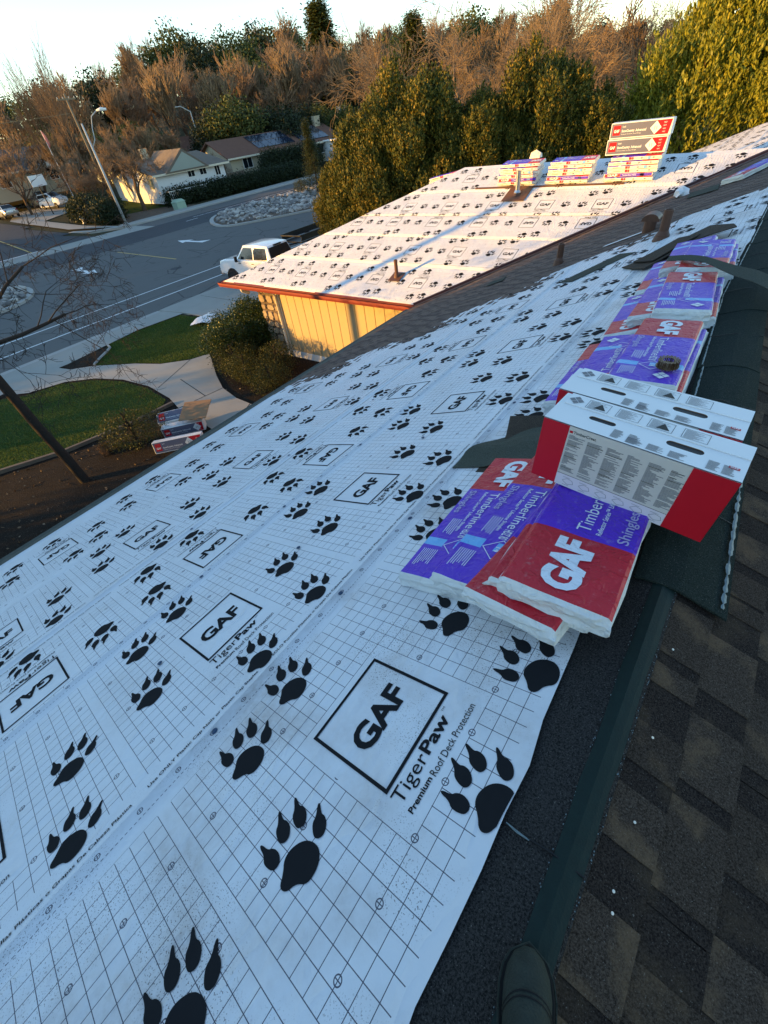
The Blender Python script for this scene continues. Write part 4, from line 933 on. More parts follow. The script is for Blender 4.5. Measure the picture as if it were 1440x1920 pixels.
sheet_piece('creased grey green shingle piece sticking out left of the near pile', 'shingle_scrap', SC, F_MAIN, [(-1.19, 1.96), (-1.17, 2.12), (-1.10, 2.27), (-.96, 2.36), (-.70, 2.38), (-.62, 2.0)], M_SCRAP, .006, .030, lambda x, y: .035*math.exp(-((y-2.17)/.09)**2)+.05*sm(x, -1.0, -.75))
sheet_piece('brown shingle piece standing behind the creased one', 'shingle_scrap', SC, F_MAIN, [(-.97, 2.30), (-1.02, 2.52), (-.70, 2.50), (-.66, 2.30)], M_SCRAPB, .006, .035, lambda x, y: .30*max(0, y-2.34)+.01)
sheet_piece('small dark shingle chip under the creased piece', 'shingle_scrap', SC, F_MAIN, [(-1.0, 1.93), (-.80, 1.93), (-.80, 2.05), (-1.0, 2.05)], M_SCRAPB, .005, .022)
sheet_piece('long grey green strip lying on the paper below the tall pipe', 'shingle_scrap', SC, F_MAIN, [(-2.30, 6.86), (-2.06, 6.70), (-1.46, 7.50), (-1.72, 7.70)], M_SCRAP, .006, .024)
sheet_piece('wide dark shingle leaning beyond the ridge bundles', 'shingle_scrap', SC, F_MAIN, [(-1.42, 6.68), (-1.06, 6.22), (-.62, 6.75), (-.28, 6.80), (-.33, 7.0), (-.60, 7.33)], M_SCRAPB, .012, .03, lambda x, y: .08*sm(x, -1.3, -.5))
sheet_piece('dark shingle stacked on the wide leaning one', 'shingle_scrap', SC, F_MAIN, [(-1.30, 6.72), (-1.0, 6.36), (-.62, 6.86), (-.9, 7.2)], M_SCRAPB, .010, .055, lambda x, y: .08*sm(x, -1.3, -.5))
sheet_piece('bent grey green strip lying across the far ridge bundle and the ridge', 'shingle_scrap', SC, F_MAIN, [(-.63, 5.22), (-.64, 5.40), (-.30, 5.10), (.0, 4.72), (.45, 4.05), (.36, 3.86), (.02, 4.42), (-.28, 4.92)], M_SCRAP, .006, .275, lambda x, y: -.10*sm(x, -.5, .1)-.32*max(0, x-.1))
sheet_piece('grey green shingle scrap on brown shingles next to the white crumpled paper', 'shingle_scrap', SC, F_MAIN, [(-1.50, 11.15), (-1.56, 11.75), (-1.08, 11.62), (-1.02, 11.02)], M_SCRAP, .008, .03)
sheet_piece('small green chip with a white edge on the brown shingles', 'shingle_scrap', SC, F_MAIN, [(-4.25, 8.30), (-4.32, 8.62), (-4.02, 8.72), (-3.95, 8.40)], M_SCRAP, .006, .03)
sheet_piece('thin white wrap strip lying beside the hooded vent', 'wrap_strip', 'wrap scrap', F_MAIN, [(-2.25, 8.70), (-2.23, 8.78), (-1.74, 9.02), (-1.72, 8.94)], M_CARD, .003, .03)
t = np.random.default_rng(4); bm = bmesh.new(); bmesh.ops.create_icosphere(bm, subdivisions=2, radius=.13)
for w in bm.verts: w.co = w.co*(1+t.normal(0, .22)); w.co.z = max(-.05, w.co.z*.7)
me = bpy.data.meshes.new('paper_scrap'); bm.to_mesh(me); bm.free(); me.materials.append(M_CARD); o = link('paper_scrap', me); o.location = PM(-1.72, 11.9, .07); tag(o, 'crumpled white paper on the brown shingles near the valley', 'paper scrap')
# cedar batten below the stacks
b = B(); b.box(-6.85, -5.4, 4.70, 4.745, .03, .055); b.box(-5.39, -3.05, 4.69, 4.735, .03, .055); o = b.build('batten', M_FLASH, mat=F_WING); tag(o, 'long brown batten nailed below the wing stacks', 'batten')
# cap strips laid along the ridge, mineral back up, with an adhesive bead near each long edge
def capx(y): return .215-.055*(min(y, 4.6)-1.3)                    # right edge measured down the far slope
r = random.Random(9)
ycap = [(1.27, 2.24), (2.22, 3.2), (3.17, 4.18), (4.15, 5.2), (5.17, 6.2), (6.16, 7.2), (7.16, 8.2), (8.16, 9.25), (9.2, 10.3)]
for k, (ya, yb) in enumerate(ycap):
    W_ = .30; vs = []; n = 8; m_ = 9; off = r.uniform(-.012, .012)
    def P(u, y, n_):                                    # u: signed distance from the ridge apex
        d = .05; lift = n_+.004
        if u >= 0: q = Vector(PR(u, y, lift))
        else: q = Vector(PM(XR/CP+u, y, lift))
        q.z -= .012*math.exp(-(u/.03)**2); return q
    base = Vector(((XR, (ya+yb)/2, ZR)))
    for i in range(n+1):
        y = ya+(yb-ya)*i/n; rt = capx(y)+off
        for j in range(m_+1):
            u = rt-W_+W_*j/m_; ln = .022+.006*k % .01+(.012 if i == 0 else 0)+(.10*sm(1.5-y, 0, .24)*sm(u, -.02, .2)*.35 if k == 0 else 0)
            vs.append(P(u, y, .022+.004*(i/n)+(.008*(1-i/n))))
    fs = [(i*(m_+1)+j, i*(m_+1)+j+1, (i+1)*(m_+1)+j+1, (i+1)*(m_+1)+j) for i in range(n) for j in range(m_)]
    nv = len(vs); per = [j for j in range(m_+1)]+[i*(m_+1)+m_ for i in range(1, n+1)]+[n*(m_+1)+j for j in range(m_-1, -1, -1)]+[i*(m_+1) for i in range(n-1, 0, -1)]
    vs += [vs[i]-Vector((0, 0, .009)) for i in per]; L_ = len(per); fs += [(per[i], nv+i, nv+(i+1) % L_, per[(i+1) % L_]) for i in range(L_)]
    lab = ['first', 'second', 'third', 'fourth', 'fifth', 'sixth', 'seventh', 'eighth', 'ninth'][k]+' dark green cap strip along the ridge, counted from the camera'
    e = empty('cap_strip', Matrix.Translation(base), lab, 'cap strip', 'cap strips along the ridge')
    obj('strip', [tuple(Vector(p)-base) for p in vs], fs, M_CAP, e)
    for (u0, w_) in ((.024, .008 if k == 0 else .0035), (W_-.022, .0045)):
        b = B(); y = ya+.03
        if (k == 0) != (u0 < .1): continue
        row_ = []
        while y < yb-.03:
            rt = capx(y)+off-u0+r.uniform(-.0015, .0015); ww = w_*r.choice([.25, .6, .9, 1, 1.1, 1.2]); row_ += [P(rt-ww, y, .0362), P(rt, y, .0382), P(rt+ww, y, .0362)]; y += r.uniform(.008, .022)
        b.add([tuple(z_-base) for z_ in row_], [(3*i+j, 3*i+j+1, 3*i+j+4, 3*i+j+3) for i in range(len(row_)//3-1) for j in (0, 1)])
        b.build('adhesive_bead', M_SEAL, e)
    for yy in ((ya+yb)/2,):                             # the cut between two tabs
        b = B(); q = [P(capx(yy)-W_+.01+off, yy, .0345), P(capx(yy)-W_/2+off, yy, .0345), P(capx(yy)-.01+off, yy, .0345)]; b.tube([tuple(z_-base) for z_ in q], .0022, 4); b.build('tab_cut', M_BLACK, e)
# coil of roofing nails
e = empty('nail_coil', F_MAIN @ Matrix.Translation((-.155, 2.86, .188)) @ Matrix.Rotation(.30, 4, 'Y'), 'brown coil of roofing nails lying on a purple bundle', 'nail coil')
M_NAIL = plain('coppery nail wire', (.16, .10, .05), .35, .3, 30, metal=.8); bh = B(); bs = B()
for k in range(64):
    a = k*.34; rr = .030+.00048*k; x, y = rr*math.cos(a), rr*math.sin(a); bs.tube([(x, y, .0), (x+.001, y, .045)], .0019, 5); bh.lathe([(.0055, .044), (.0055, .0465), (.001, .047)], (x, y, 0), 7)
bs.build('shanks', M_NAIL, e); bh.build('heads', M_NAIL, e)
b = B(); b.lathe([(.026, .006), (.062, .008), (.062, .012), (.026, .012)], k=24); b.build('band', M_NAIL, e)
# loose nail caps on the near shingles
for k, (u, y, w) in enumerate([(.087, 1.041, 'nearest the cap strips'), (.101, .724, 'below the one near the cap strips'), (.115, .488, 'in the middle of the near shingles'), (.111, .320, 'upper one of the close pair near the shoe'), (.121, .280, 'lower one of the close pair near the shoe')]):
    b = B(); b.lathe([(.0036, 0), (.0036, .0012), (.002, .0018)], k=10); o = b.build('roofing_nail', M_CREAM, mat=F_RIGHT @ Matrix.Translation((u, y, .0185))); tag(o, 'cream nail head on the dark shingles, '+w, 'nail head', 'cream nail heads on the near shingles')
_cn = [(-1.175, -.02), (-1.175, .79), (-1.165, 1.42), (-1.9, .02), (-2.40, .55), (-2.41, 1.35), (-2.40, 2.3), (-1.18, 2.9), (-1.17, 3.9), (-1.8, 1.0), (-1.75, 2.4), (-3.28, .9), (-3.29, 2.1), (-4.55, 1.2), (-3.1, 3.3)]
for k, (s_, y) in enumerate(_cn):
    b = B(); b.lathe([(.0135, 0), (.0135, .002), (.006, .004), (.004, .003)], k=14); o = b.build('cap_nail', plain('blue plastic cap', (.015, .05, .11), .4) if k == 0 else o.data.materials[0], mat=F_MAIN @ Matrix.Translation((s_, y, .0185+hm(s_, y)))); tag(o, ['blue plastic cap nail on the lap nearest the camera', 'blue plastic cap nail on the lap, second from the camera', 'blue plastic cap nail on the lap near the bundles', 'blue plastic cap nail in the second run'][k] if k < 4 else 'blue plastic cap nail farther down the white underlayment', 'cap nail', 'blue cap nails')
# joint in the ridge strip with a dab of pale sealant
b = B(); b.tube([PM(-.05, .300, .017), PM(.02, .297, .018), PM(.11, .300, .0195), PR(.04, .299, .0225)], .0028, 5); hpart(b, 'strip_joint', M_BLACK)
b = B(); b.tube([PM(-.012, .302, .018), PM(.02, .297, .020), PM(.055, .296, .019)], [.002, .0035, .002], 6); hpart(b, 'sealant_dab', M_SEAL)
# ------------------------------------------------------------------ the photographer's shoe
M_SHOE = plain('dark suede', (.026, .033, .027), .8, .45, 30, .8, 220); M_SOLE = plain('black rubber sole', (.011, .012, .012), .6, .2, 20)
e = empty('shoe', Matrix.Translation((.170, -.028, Z0+.045)), 'dark work shoe of the photographer standing on the ridge', 'shoe')
toe = Vector((-.03, .155)); 
prof = [(-.14, .036, .085), (-.10, .040, .10), (-.05, .041, .105), (.0, .044, .085), (.04, .048, .068), (.08, .049, .058), (.11, .044, .050), (.135, .031, .040), (.148, .012, .028)]
vs = []; k = 14
for (y, w, h) in prof:
    for j in range(k):
        a = math.pi*j/(k-1); vs.append((w*math.copysign(abs(math.cos(a))**.85, math.cos(a)), y, .018+max(0, math.sin(a))**.95*h*1.22))
n = len(prof); fs = [(i*k+j, i*k+j+1, (i+1)*k+j+1, (i+1)*k+j) for i in range(n-1) for j in range(k-1)]+[tuple(range((n-1)*k, n*k)), tuple(range(k))[::-1]]
o = obj('upper', vs, fs, M_SHOE, e, smooth=True); o.matrix_local = Matrix.Rotation(R_(20), 4, 'Z')
sv = [(w*1.10+.004, y) for (y, w, h) in prof]; pol = [(x, y) for x, y in sv]+[(0, .158)]+[(-x, y) for x, y in sv[::-1]]
b = B(); b.prism(pol, -.006, .026); o = bevel(b.build('sole', M_SOLE, e, Matrix.Rotation(R_(20), 4, 'Z')), .006, 2)
b = B(); rim = [(x*.985, y*.99, .030) for x, y in pol]; b.tube(rim, .0022, 5); b.build('welt', M_SHOE, e, Matrix.Rotation(R_(20), 4, 'Z'))
for y0_ in (.030, .038):
    arc = []
    for i in range(17):
        a = math.pi*i/16; y = y0_+.045*math.sin(a); w = float(np.interp(y, [p[0] for p in prof], [p[1] for p in prof])); h = float(np.interp(y, [p[0] for p in prof], [p[2] for p in prof]))
        arc.append((w*math.copysign(abs(math.cos(a))**.85, math.cos(a)), y, .0185+max(0, math.sin(a))**.95*h*1.22))
    b = B(); b.tube(arc, .0017, 5); b.build('toe_seam', M_SOLE, e, Matrix.Rotation(R_(20), 4, 'Z'))
b = B(); b.tube([(0, -.06, .08), (0, -.075, .20), (.0, -.10, .45), (.01, -.16, .75)], [.055, .065, .08, .09], 14); b.build('trouser_leg', plain('dark trousers', (.02, .022, .028), .9, .2, 20), e, smooth=True)
# ------------------------------------------------------------------ vehicles
def carpaint(name, c, metal=.0): 
    t = NT(name); t.out(t.mix(t.noise(3, 2), tuple(x*.95 for x in c), c), .22, metal=metal, spec=.6); t.b.inputs['Coat Weight'].default_value = .6; t.b.inputs['Coat Roughness'].default_value = .06; return t.mat
M_CARW = carpaint('white paint gloss', (.74, .76, .77)); M_CARS = carpaint('silver paint', (.46, .46, .44), .5); M_CARB = carpaint('pale blue paint', (.22, .30, .34), .4)
M_LIGHT = plain('headlamp lens', (.7, .7, .68), .15, .05); M_TAIL = plain('tail lamp red', (.25, .01, .012), .2, .1); M_RIM = plain('alloy rim', (.5, .5, .5), .3, .1, metal=.9)
def wheel(e, x, y, r=.36, w=.25):
    s = 1 if y > 0 else -1
    b = B(); m = fr((x, y, r), (1, 0, 0), (0, 0, 1), (0, -1, 0)); q = B(); q.lathe([(r*.62, -w/2), (r*.94, -w/2), (r, -w/2+.03), (r, w/2-.03), (r*.94, w/2), (r*.62, w/2)], k=24); q.v = [tuple(m @ Vector(p)) for p in q.v]
    t_ = q.build('wheel', M_TYRE, e)
    q = B(); q.lathe([(r*.62, -w/2+.02), (r*.62, w/2-.02)], k=20); 
    for i in range(6):
        a = i*math.pi/3; q.add([(r*.12*math.cos(a+1.2), r*.12*math.sin(a+1.2), -s*(w/2+.002)), (r*.6*math.cos(a+.12), r*.6*math.sin(a+.12), -s*(w/2-.01)), (r*.6*math.cos(a-.12), r*.6*math.sin(a-.12), -s*(w/2-.01)), (r*.12*math.cos(a-1.2), r*.12*math.sin(a-1.2), -s*(w/2+.002))], [(0, 1, 2, 3), (3, 2, 1, 0)])
    q.v = [tuple(m @ Vector(p)) for p in q.v]; q.build('rim', M_RIM, t_)
def loft(secs, mat, name, e, bev=.03, belt=.62):
    """body lofted along x from (x, half width, z bottom, z top, half width at top)"""
    b = B(); vs = []
    for (x, w, z0, z1, wt) in secs:
        zm = z0+(z1-z0)*belt
        vs += [(x, -w*.93, z0), (x, -w, z0+.08), (x, -w, zm), (x, -wt, z1), (x, wt, z1), (x, w, zm), (x, w, z0+.08), (x, w*.93, z0)]
    n = len(secs); fs = [(i*8+j, (i+1)*8+j, (i+1)*8+(j+1) % 8, i*8+(j+1) % 8) for i in range(n-1) for j in range(8)]+[tuple(range(8)), tuple(range((n-1)*8, n*8))[::-1]]
    b.add(vs, fs); o = b.build(name, mat, e); bm = bmesh.new(); bm.from_mesh(o.data); bmesh.ops.recalc_face_normals(bm, faces=bm.faces[:]); bm.to_mesh(o.data); bm.free(); bevel(o, bev*1.5, 3, 25); o.data.polygons.foreach_set('use_smooth', np.ones(len(o.data.polygons), dtype=bool)); o.data.set_sharp_from_angle(angle=R_(38)); return o
def glass(e, name, pts, mat=None, parent=None):
    b = B(); b.add(pts, [tuple(range(len(pts)))]); return b.build(name, mat or M_GLASS, parent or e)
# pickup: x forward
P = empty('pickup_truck', Matrix.Translation((-19.75, 15.6, .13)) @ Matrix.Rotation(R_(180+2), 4, 'Z') @ Matrix.Scale(.94, 4), 'white crew cab pickup truck standing in the driveway behind the wing roof', 'pickup truck')
loft([(-2.9, .98, .62, 1.32, .97), (-.95, 1.0, .55, 1.34, .98), (1.3, 1.0, .55, 1.34, .97), (2.35, .98, .55, 1.30, .90), (2.85, .93, .55, 1.18, .80)], M_CARW, 'body', P, .05)
cab = loft([(-1.35, .86, 1.25, 1.40, .80), (-1.15, .86, 1.25, 1.93, .70), (-.2, .88, 1.25, 1.98, .72), (.65, .88, 1.25, 1.95, .70), (1.32, .86, 1.25, 1.36, .80)], M_CARW, 'cab', P, .04, .12)
for s in (-1, 1):
    k = lambda x, z: (x, s*(.87-(z-1.34)*.255+.012), z)
    f_ = [k(-1.12, 1.35), k(-.12, 1.35), k(-.12, 1.86), k(-1.0, 1.85)]; glass(P, 'side_window', f_ if s < 0 else f_[::-1])
    f_ = [k(-.04, 1.35), k(1.16, 1.35), k(.62, 1.86), k(-.04, 1.86)]; glass(P, 'side_window', f_ if s < 0 else f_[::-1])
    b = B(); b.box(1.0, 1.12, s*1.02-.14*(s < 0), s*1.02+.14*(s > 0), 1.26, 1.52); bevel(b.build('mirror', M_BLACK, P), .03, 2)
    b = B(); b.box(2.70, 2.875, s*.60-.2, s*.60+.2, .98, 1.12); b.build('headlight', M_LIGHT, P)
    b = B(); b.box(-2.915, -2.88, s*.86-.09, s*.86+.09, .95, 1.28); b.build('tail_light', M_TAIL, P)
    for x in (1.75, -1.85):
        wheel(P, x, s*.90, .40, .27)
        b = B(); arc = [(x+.50*math.cos(a), s*1.0, .40+.50*math.sin(a)) for a in [math.pi*i/10 for i in range(11)]]; b.tube(arc, .03, 6); b.build('wheel_arch', M_BLACK, P)
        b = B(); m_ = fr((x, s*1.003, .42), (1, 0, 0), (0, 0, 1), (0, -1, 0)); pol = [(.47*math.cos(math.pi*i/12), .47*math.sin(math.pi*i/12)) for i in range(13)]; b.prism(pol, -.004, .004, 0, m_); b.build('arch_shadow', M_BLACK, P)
    for x in (-.07, .95): 
        b = B(); b.box(x-.10, x+.08, s*1.006-.008, s*1.006+.008, 1.17, 1.20); b.build('door_handle', M_BLACK, P)
glass(P, 'windshield', [(.74, -.72, 1.90), (1.27, -.80, 1.42), (1.27, .80, 1.42), (.74, .72, 1.90)]); glass(P, 'rear_window', [(-1.21, .66, 1.86), (-1.37, .78, 1.40), (-1.37, -.78, 1.40), (-1.21, -.66, 1.86)])
b = B(); b.box(-1.22, -1.14, -.26, .26, 1.88, 1.935); b.build('brake_light', M_BLACK, P)
b = B(); b.box(-2.8, -1.45, -.80, .80, 1.25, 1.352); b.build('bed', M_BLACK, P)
b = B(); b.box(2.80, 2.98, -.88, .88, .50, .78); bevel(b.build('bumper', M_RIM, P), .03, 2); b = B(); b.box(2.78, 2.90, -.42, .42, .82, 1.14); b.build('grille', M_BLACK, P)
# black utility trailer by the kerb
T_ = empty('utility_trailer', Matrix.Translation((-23.75, 23.6, 0)), 'black open utility trailer parked at the kerb behind the pickup', 'trailer')
b = B(); b.box(-.85, .85, -2.4, 2.4, .55, .62); b.build('deck', M_BLACK, T_)
for s in (-1, 1):
    b = B(); b.box(s*.88-.03, s*.88+.03, -2.45, 2.45, .92, .98); b.box(s*.88-.025, s*.88+.025, -2.45, 2.45, .66, .72); b.box(s*.88-.012, s*.88+.012, -2.4, 2.4, .70, .93); b.build('side_rail', M_BLACK, T_); wheel(T_, s*1.02, 0, .33, .2)
    T_.children[-1].rotation_euler = (0, 0, 0)
for y in (-2.45, 2.45): b = B(); b.box(-.88, .88, y-.03, y+.03, .9, .97); b.build('end_rail', M_BLACK, T_)
b = B(); b.tube([(-.5, -2.4, .58), (0, -3.6, .55), (.5, -2.4, .58)], .04, 6); b.build('drawbar', M_BLACK, T_)
for o in [c for c in T_.children if c.name.startswith('wheel')]:
    s = 1 if o.data.vertices[0].co.x > 0 else -1; o.matrix_local = Matrix.Translation((s*1.0, 0, 0)) @ Matrix.Rotation(math.pi/2, 4, 'Z') @ Matrix.Translation((-s*1.02, 0, 0))
def saloon(label, x, y, z, rz, paint, suv=False, tilt=0):
    e = empty('parked_car', Matrix.Translation((x, y, z)) @ Matrix.Rotation(rz, 4, 'Z') @ Matrix.Rotation(tilt, 4, 'Y'), label, 'car'); h = .28 if suv else 0
    loft([(-2.25, .78, .42, .82+h, .70), (-1.9, .86, .30, .98+h, .80), (-.9, .88, .26, 1.0+h, .84), (.9, .88, .26, .96+h, .84), (1.8, .85, .28, .86+h, .76), (2.25, .72, .40, .70+h, .62)], paint, 'body', e, .06)
    if suv: loft([(-2.1, .80, 1.1, 1.30, .72), (-1.95, .80, 1.1, 1.72, .62), (.2, .82, 1.1, 1.76, .64), (1.15, .80, 1.1, 1.24, .72)], paint, 'cabin', e, .05, .12)
    else: loft([(-1.65, .76, .85, 1.0, .68), (-1.0, .78, .85, 1.40, .56), (.15, .80, .85, 1.45, .58), (1.05, .78, .85, .98, .68)], paint, 'cabin', e, .06, .12)
    for s in (-1, 1):
        zz0, zz1 = (1.30, 1.66) if suv else (.99, 1.36); k = lambda X, Z: (X, s*((.80 if suv else .775)-(Z-zz0)*(.31 if suv else .41)+.025), Z)
        f_ = [k(-1.35 if not suv else -1.8, zz0+.02), k(-.32, zz0), k(-.32, zz1), k(-.95 if not suv else -1.75, zz1-.02)]; glass(e, 'side_window', f_ if s < 0 else f_[::-1])
        f_ = [k(-.24, zz0), k(.82, zz0), k(.2, zz1), k(-.24, zz1)]; glass(e, 'side_window', f_ if s < 0 else f_[::-1])
        for X in (-1.35, 1.38): wheel(e, X, s*.80, .33, .21)
        b = B(); b.box(-2.262, -2.10, s*.66-.13, s*.66+.13, .72+h, .86+h); b.build('tail_light', M_TAIL, e); b = B(); b.box(2.05, 2.22, s*.52-.16, s*.52+.16, .62+h, .72+h); b.build('headlight', M_LIGHT, e)
        b = B(); b.box(.72, .86, s*.92-.09, s*.92+.09, .95+h, 1.08+h); b.build('mirror', paint, e)
    if suv: glass(e, 'rear_window', [(-2.02, .60, 1.66), (-2.12, .68, 1.28), (-2.12, -.68, 1.28), (-2.02, -.60, 1.66)]); glass(e, 'windshield', [(.38, -.6, 1.72), (1.12, -.68, 1.28), (1.12, .68, 1.28), (.38, .6, 1.72)])
    else: glass(e, 'rear_window', [(-1.08, .54, 1.38), (-1.62, .66, 1.03), (-1.62, -.66, 1.03), (-1.08, -.54, 1.38)]); glass(e, 'windshield', [(.30, -.56, 1.41), (1.0, -.68, 1.02), (1.0, .68, 1.02), (.30, .56, 1.41)])
    b = B(); b.box(-2.275, -2.20, -.22, .22, .58+h, .70+h); b.build('number_plate', M_CARD, e); return e
saloon('silver saloon parked at the kerb of the side street', -80.6, 24.2, terr(-80.6, 24.2)+.08, R_(178), M_CARS, tilt=R_(2.5))
saloon('pale blue sport utility car, farther of two on the drive across the street', -84.6, 30.6, terr(-84, 30)+.1, R_(10), M_CARB, True, R_(-2))
saloon('white sport utility car, nearer of two on the drive across the street', -80.6, 30.4, terr(-80, 31)+.1, R_(14), M_CARW, True, R_(-2))
# ------------------------------------------------------------------ street furniture
e = empty('street_light', Matrix.Translation((-58.0, 28.0, .05)), 'grey street light with a curved arm beside the corner hedge', 'street light')
M_GALV = plain('galvanised pole', (.42, .44, .44), .5, .1, 5)
b = B(); b.tube([(0, 0, 0), (0, 0, 8.3)], [.15, .085], 10); b.build('pole', M_GALV, e, smooth=True)
b = B(); b.tube([(0, 0, 6.4), (.30, .45, 7.0), (.45, .65, 7.9), (.65, .95, 8.7), (1.0, 1.5, 9.05)], .045, 6); b.build('arm', M_GALV, e, smooth=True)
b = B(); b.tube([(1.0, 1.5, 9.05), (1.25, 1.9, 9.1), (1.5, 2.3, 9.05)], [.07, .15, .09], 8); b.build('lamp_head', M_WHITE, e, smooth=True); b = B(); b.lathe([(.30, 0), (.30, .04), (.16, .06)], k=12); b.build('base', M_CONC2, e)
M_POLE = plain('utility pole timber', (.22, .17, .11), .9, .25, 4)
e = empty('utility_pole', Matrix.Translation((-72.1, 34.3, terr(-72, 34))), 'wooden utility pole with a cross arm behind the street light', 'utility pole')
b = B(); b.tube([(0, 0, -.2), (0, 0, 10.9)], [.16, .11], 8); b.build('post', M_POLE, e, smooth=True); b = B(); b.box(-.06, .06, -1.15, 1.15, 10.35, 10.48); b.build('cross_arm', M_POLE, e)
for y in (-1, -.35, .35, 1): b = B(); b.lathe([(.05, 0), (.06, .1), (.03, .16)], (0, y, 10.48), 8); b.build('insulator', M_GALV, e)
b = B(); pts = [(0, -1.0-y*.95, 10.6-3.0+3.0*((y-30)/30)**2*1.0-(.0 if y else 0)) for y in range(0, 61, 4)]; b.tube([(-.0-.25*i, -.3-2.6*i, 9.2-.10*i+.012*i*i) for i in range(12)], .03, 4); b.build('cable', M_TWIGT, e)
e = empty('utility_pole', Matrix.Translation((-88, 62, terr(-88, 62))), 'distant street light pole among the bare trees', 'street light'); b = B(); b.tube([(0, 0, 0), (0, 0, 8.2)], .09, 6); b.build('pole', M_GALV, e); b = B(); b.tube([(0, 0, 8.1), (-.8, -1.1, 8.9), (-1.4, -1.8, 8.9)], .07, 6); b.build('arm', M_GALV, e)
e = empty('flagpole', Matrix.Translation((-78.5, 32.4, terr(-78, 32))), 'white flagpole with a furled red and white flag', 'flagpole'); b = B(); b.tube([(0, 0, 0), (0, 0, 8.0)], .05, 6); b.build('pole', M_WHITE, e)
b = B(); b.tube([(.08, 0, 7.9), (.2, .1, 7.4), (.22, .12, 6.6), (.1, .05, 6.3)], [.05, .16, .14, .05], 6); b.build('flag', plain('flag cloth', (.5, .2, .18), .8, .4, 6), e)
e = empty('fire_hydrant', Matrix.Translation((-63.6, 26.0, terr(-63.6, 26)+.08)), 'white fire hydrant between the two round hedges', 'fire hydrant'); b = B(); b.lathe([(.22, 0), (.22, .05), (.14, .07), (.14, .62), (.19, .64), (.19, .70), (.15, .80), (.06, .90), (.05, .96)], k=12); b.build('barrel', M_WHITE, e)
for s in (-1, 1): b = B(); b.tube([(0, s*.10, .48), (0, s*.27, .48)], .07, 8); b.build('outlet', M_WHITE, e)
b = B(); b.tube([(.1, 0, .4), (.30, 0, .4)], .09, 8); b.build('outlet', M_WHITE, e)
e = empty('utility_box', Matrix.Translation((-57.9, 35.2, terr(-57.9, 35.2))), 'pale green utility box beside the far pavement', 'utility box'); b = B(); b.prism([(-.55, -.6), (.5, -.6), (.5, .6), (-.55, .6)], 0, .75); b.add([(-.6, -.65, .75), (.55, -.65, .75), (.55, .65, .75), (-.6, .65, .75), (-.35, -.4, 1.0), (.35, -.4, 1.0), (.35, .4, 1.0), (-.35, .4, 1.0)], [(0, 1, 5, 4), (1, 2, 6, 5), (2, 3, 7, 6), (3, 0, 4, 7), (4, 5, 6, 7)]); b.build('cabinet', plain('pale green steel', (.30, .42, .32), .5, .06), e); b = B(); b.box(-.7, .7, -.75, .75, -.1, .06); b.build('pad', M_CONC2, e)
e = empty('basketball_hoop', Matrix.Translation((-76.0, 27.9, terr(-76, 28))), 'white basketball backboard at the far driveway', 'basketball hoop'); b = B(); b.tube([(0, 0, 0), (0, 0, 3.2), (.4, .1, 3.5)], .07, 8); b.build('post', M_BLACK, e); b = B(); b.box(.45, .5, -.9, .9, 3.0, 4.1); b.build('backboard', M_WHITE, e); b = B(); b.tube([(.7+.23*math.cos(a), .23*math.sin(a), 3.1) for a in [i*math.pi/6 for i in range(13)]], .02, 5); b.build('rim', M_TAIL, e)
for k, (x, y) in enumerate([(-88.5, 27.5)]):
    e = empty('traffic_cone', Matrix.Translation((x, y, terr(x, y)+.1)), 'orange traffic cone at the left edge of the far driveway', 'traffic cone'); b = B(); b.lathe([(.15, 0), (.12, .1), (.03, .75)], k=10); b.build('cone', plain('cone orange', (.6, .12, .03), .5), e); b = B(); b.box(-.2, .2, -.2, .2, -.04, .02); b.build('foot', M_BLACK, e)
# ------------------------------------------------------------------ houses across the street
M_ROOFG = plain('grey brown roof shingles', (.16, .13, .10), .9, .2, 2, .5, 8); M_ROOFR = plain('red brown roof shingles', (.15, .075, .05), .9, .2, 2, .5, 8); M_ROOFD = plain('dark grey roof', (.09, .085, .08), .9, .2, 2, .5, 8)
M_SIDW = plain('white lap siding', (.70, .71, .70), .7, .05, 2); M_SIDG = plain('sage siding', (.30, .33, .28), .7, .06, 2); M_SIDB = plain('beige siding', (.46, .40, .28), .7, .06, 2); M_SOLAR = plain('solar cells', (.012, .020, .040), .12, .3, 1.5, spec=.8)
def window(e, x0, x1, z0, z1, y, parent_wall=None, n=(0, -1)):
    """window on a wall in the local XZ plane facing -y"""
    b = B(); t_ = .07
    for (a, c, d, f_) in [(x0-t_, x1+t_, z1, z1+t_), (x0-t_, x1+t_, z0-t_, z0), (x0-t_, x0, z0, z1), (x1, x1+t_, z0, z1), ((x0+x1)/2-.02, (x0+x1)/2+.02, z0, z1)]: b.box(a, c, y-.05, y+.02, d, f_)
    w = b.build('window', M_WHITE, e); b = B(); b.box(x0, x1, y-.015, y+.01, z0, z1); b.build('pane', M_GLASS, w)
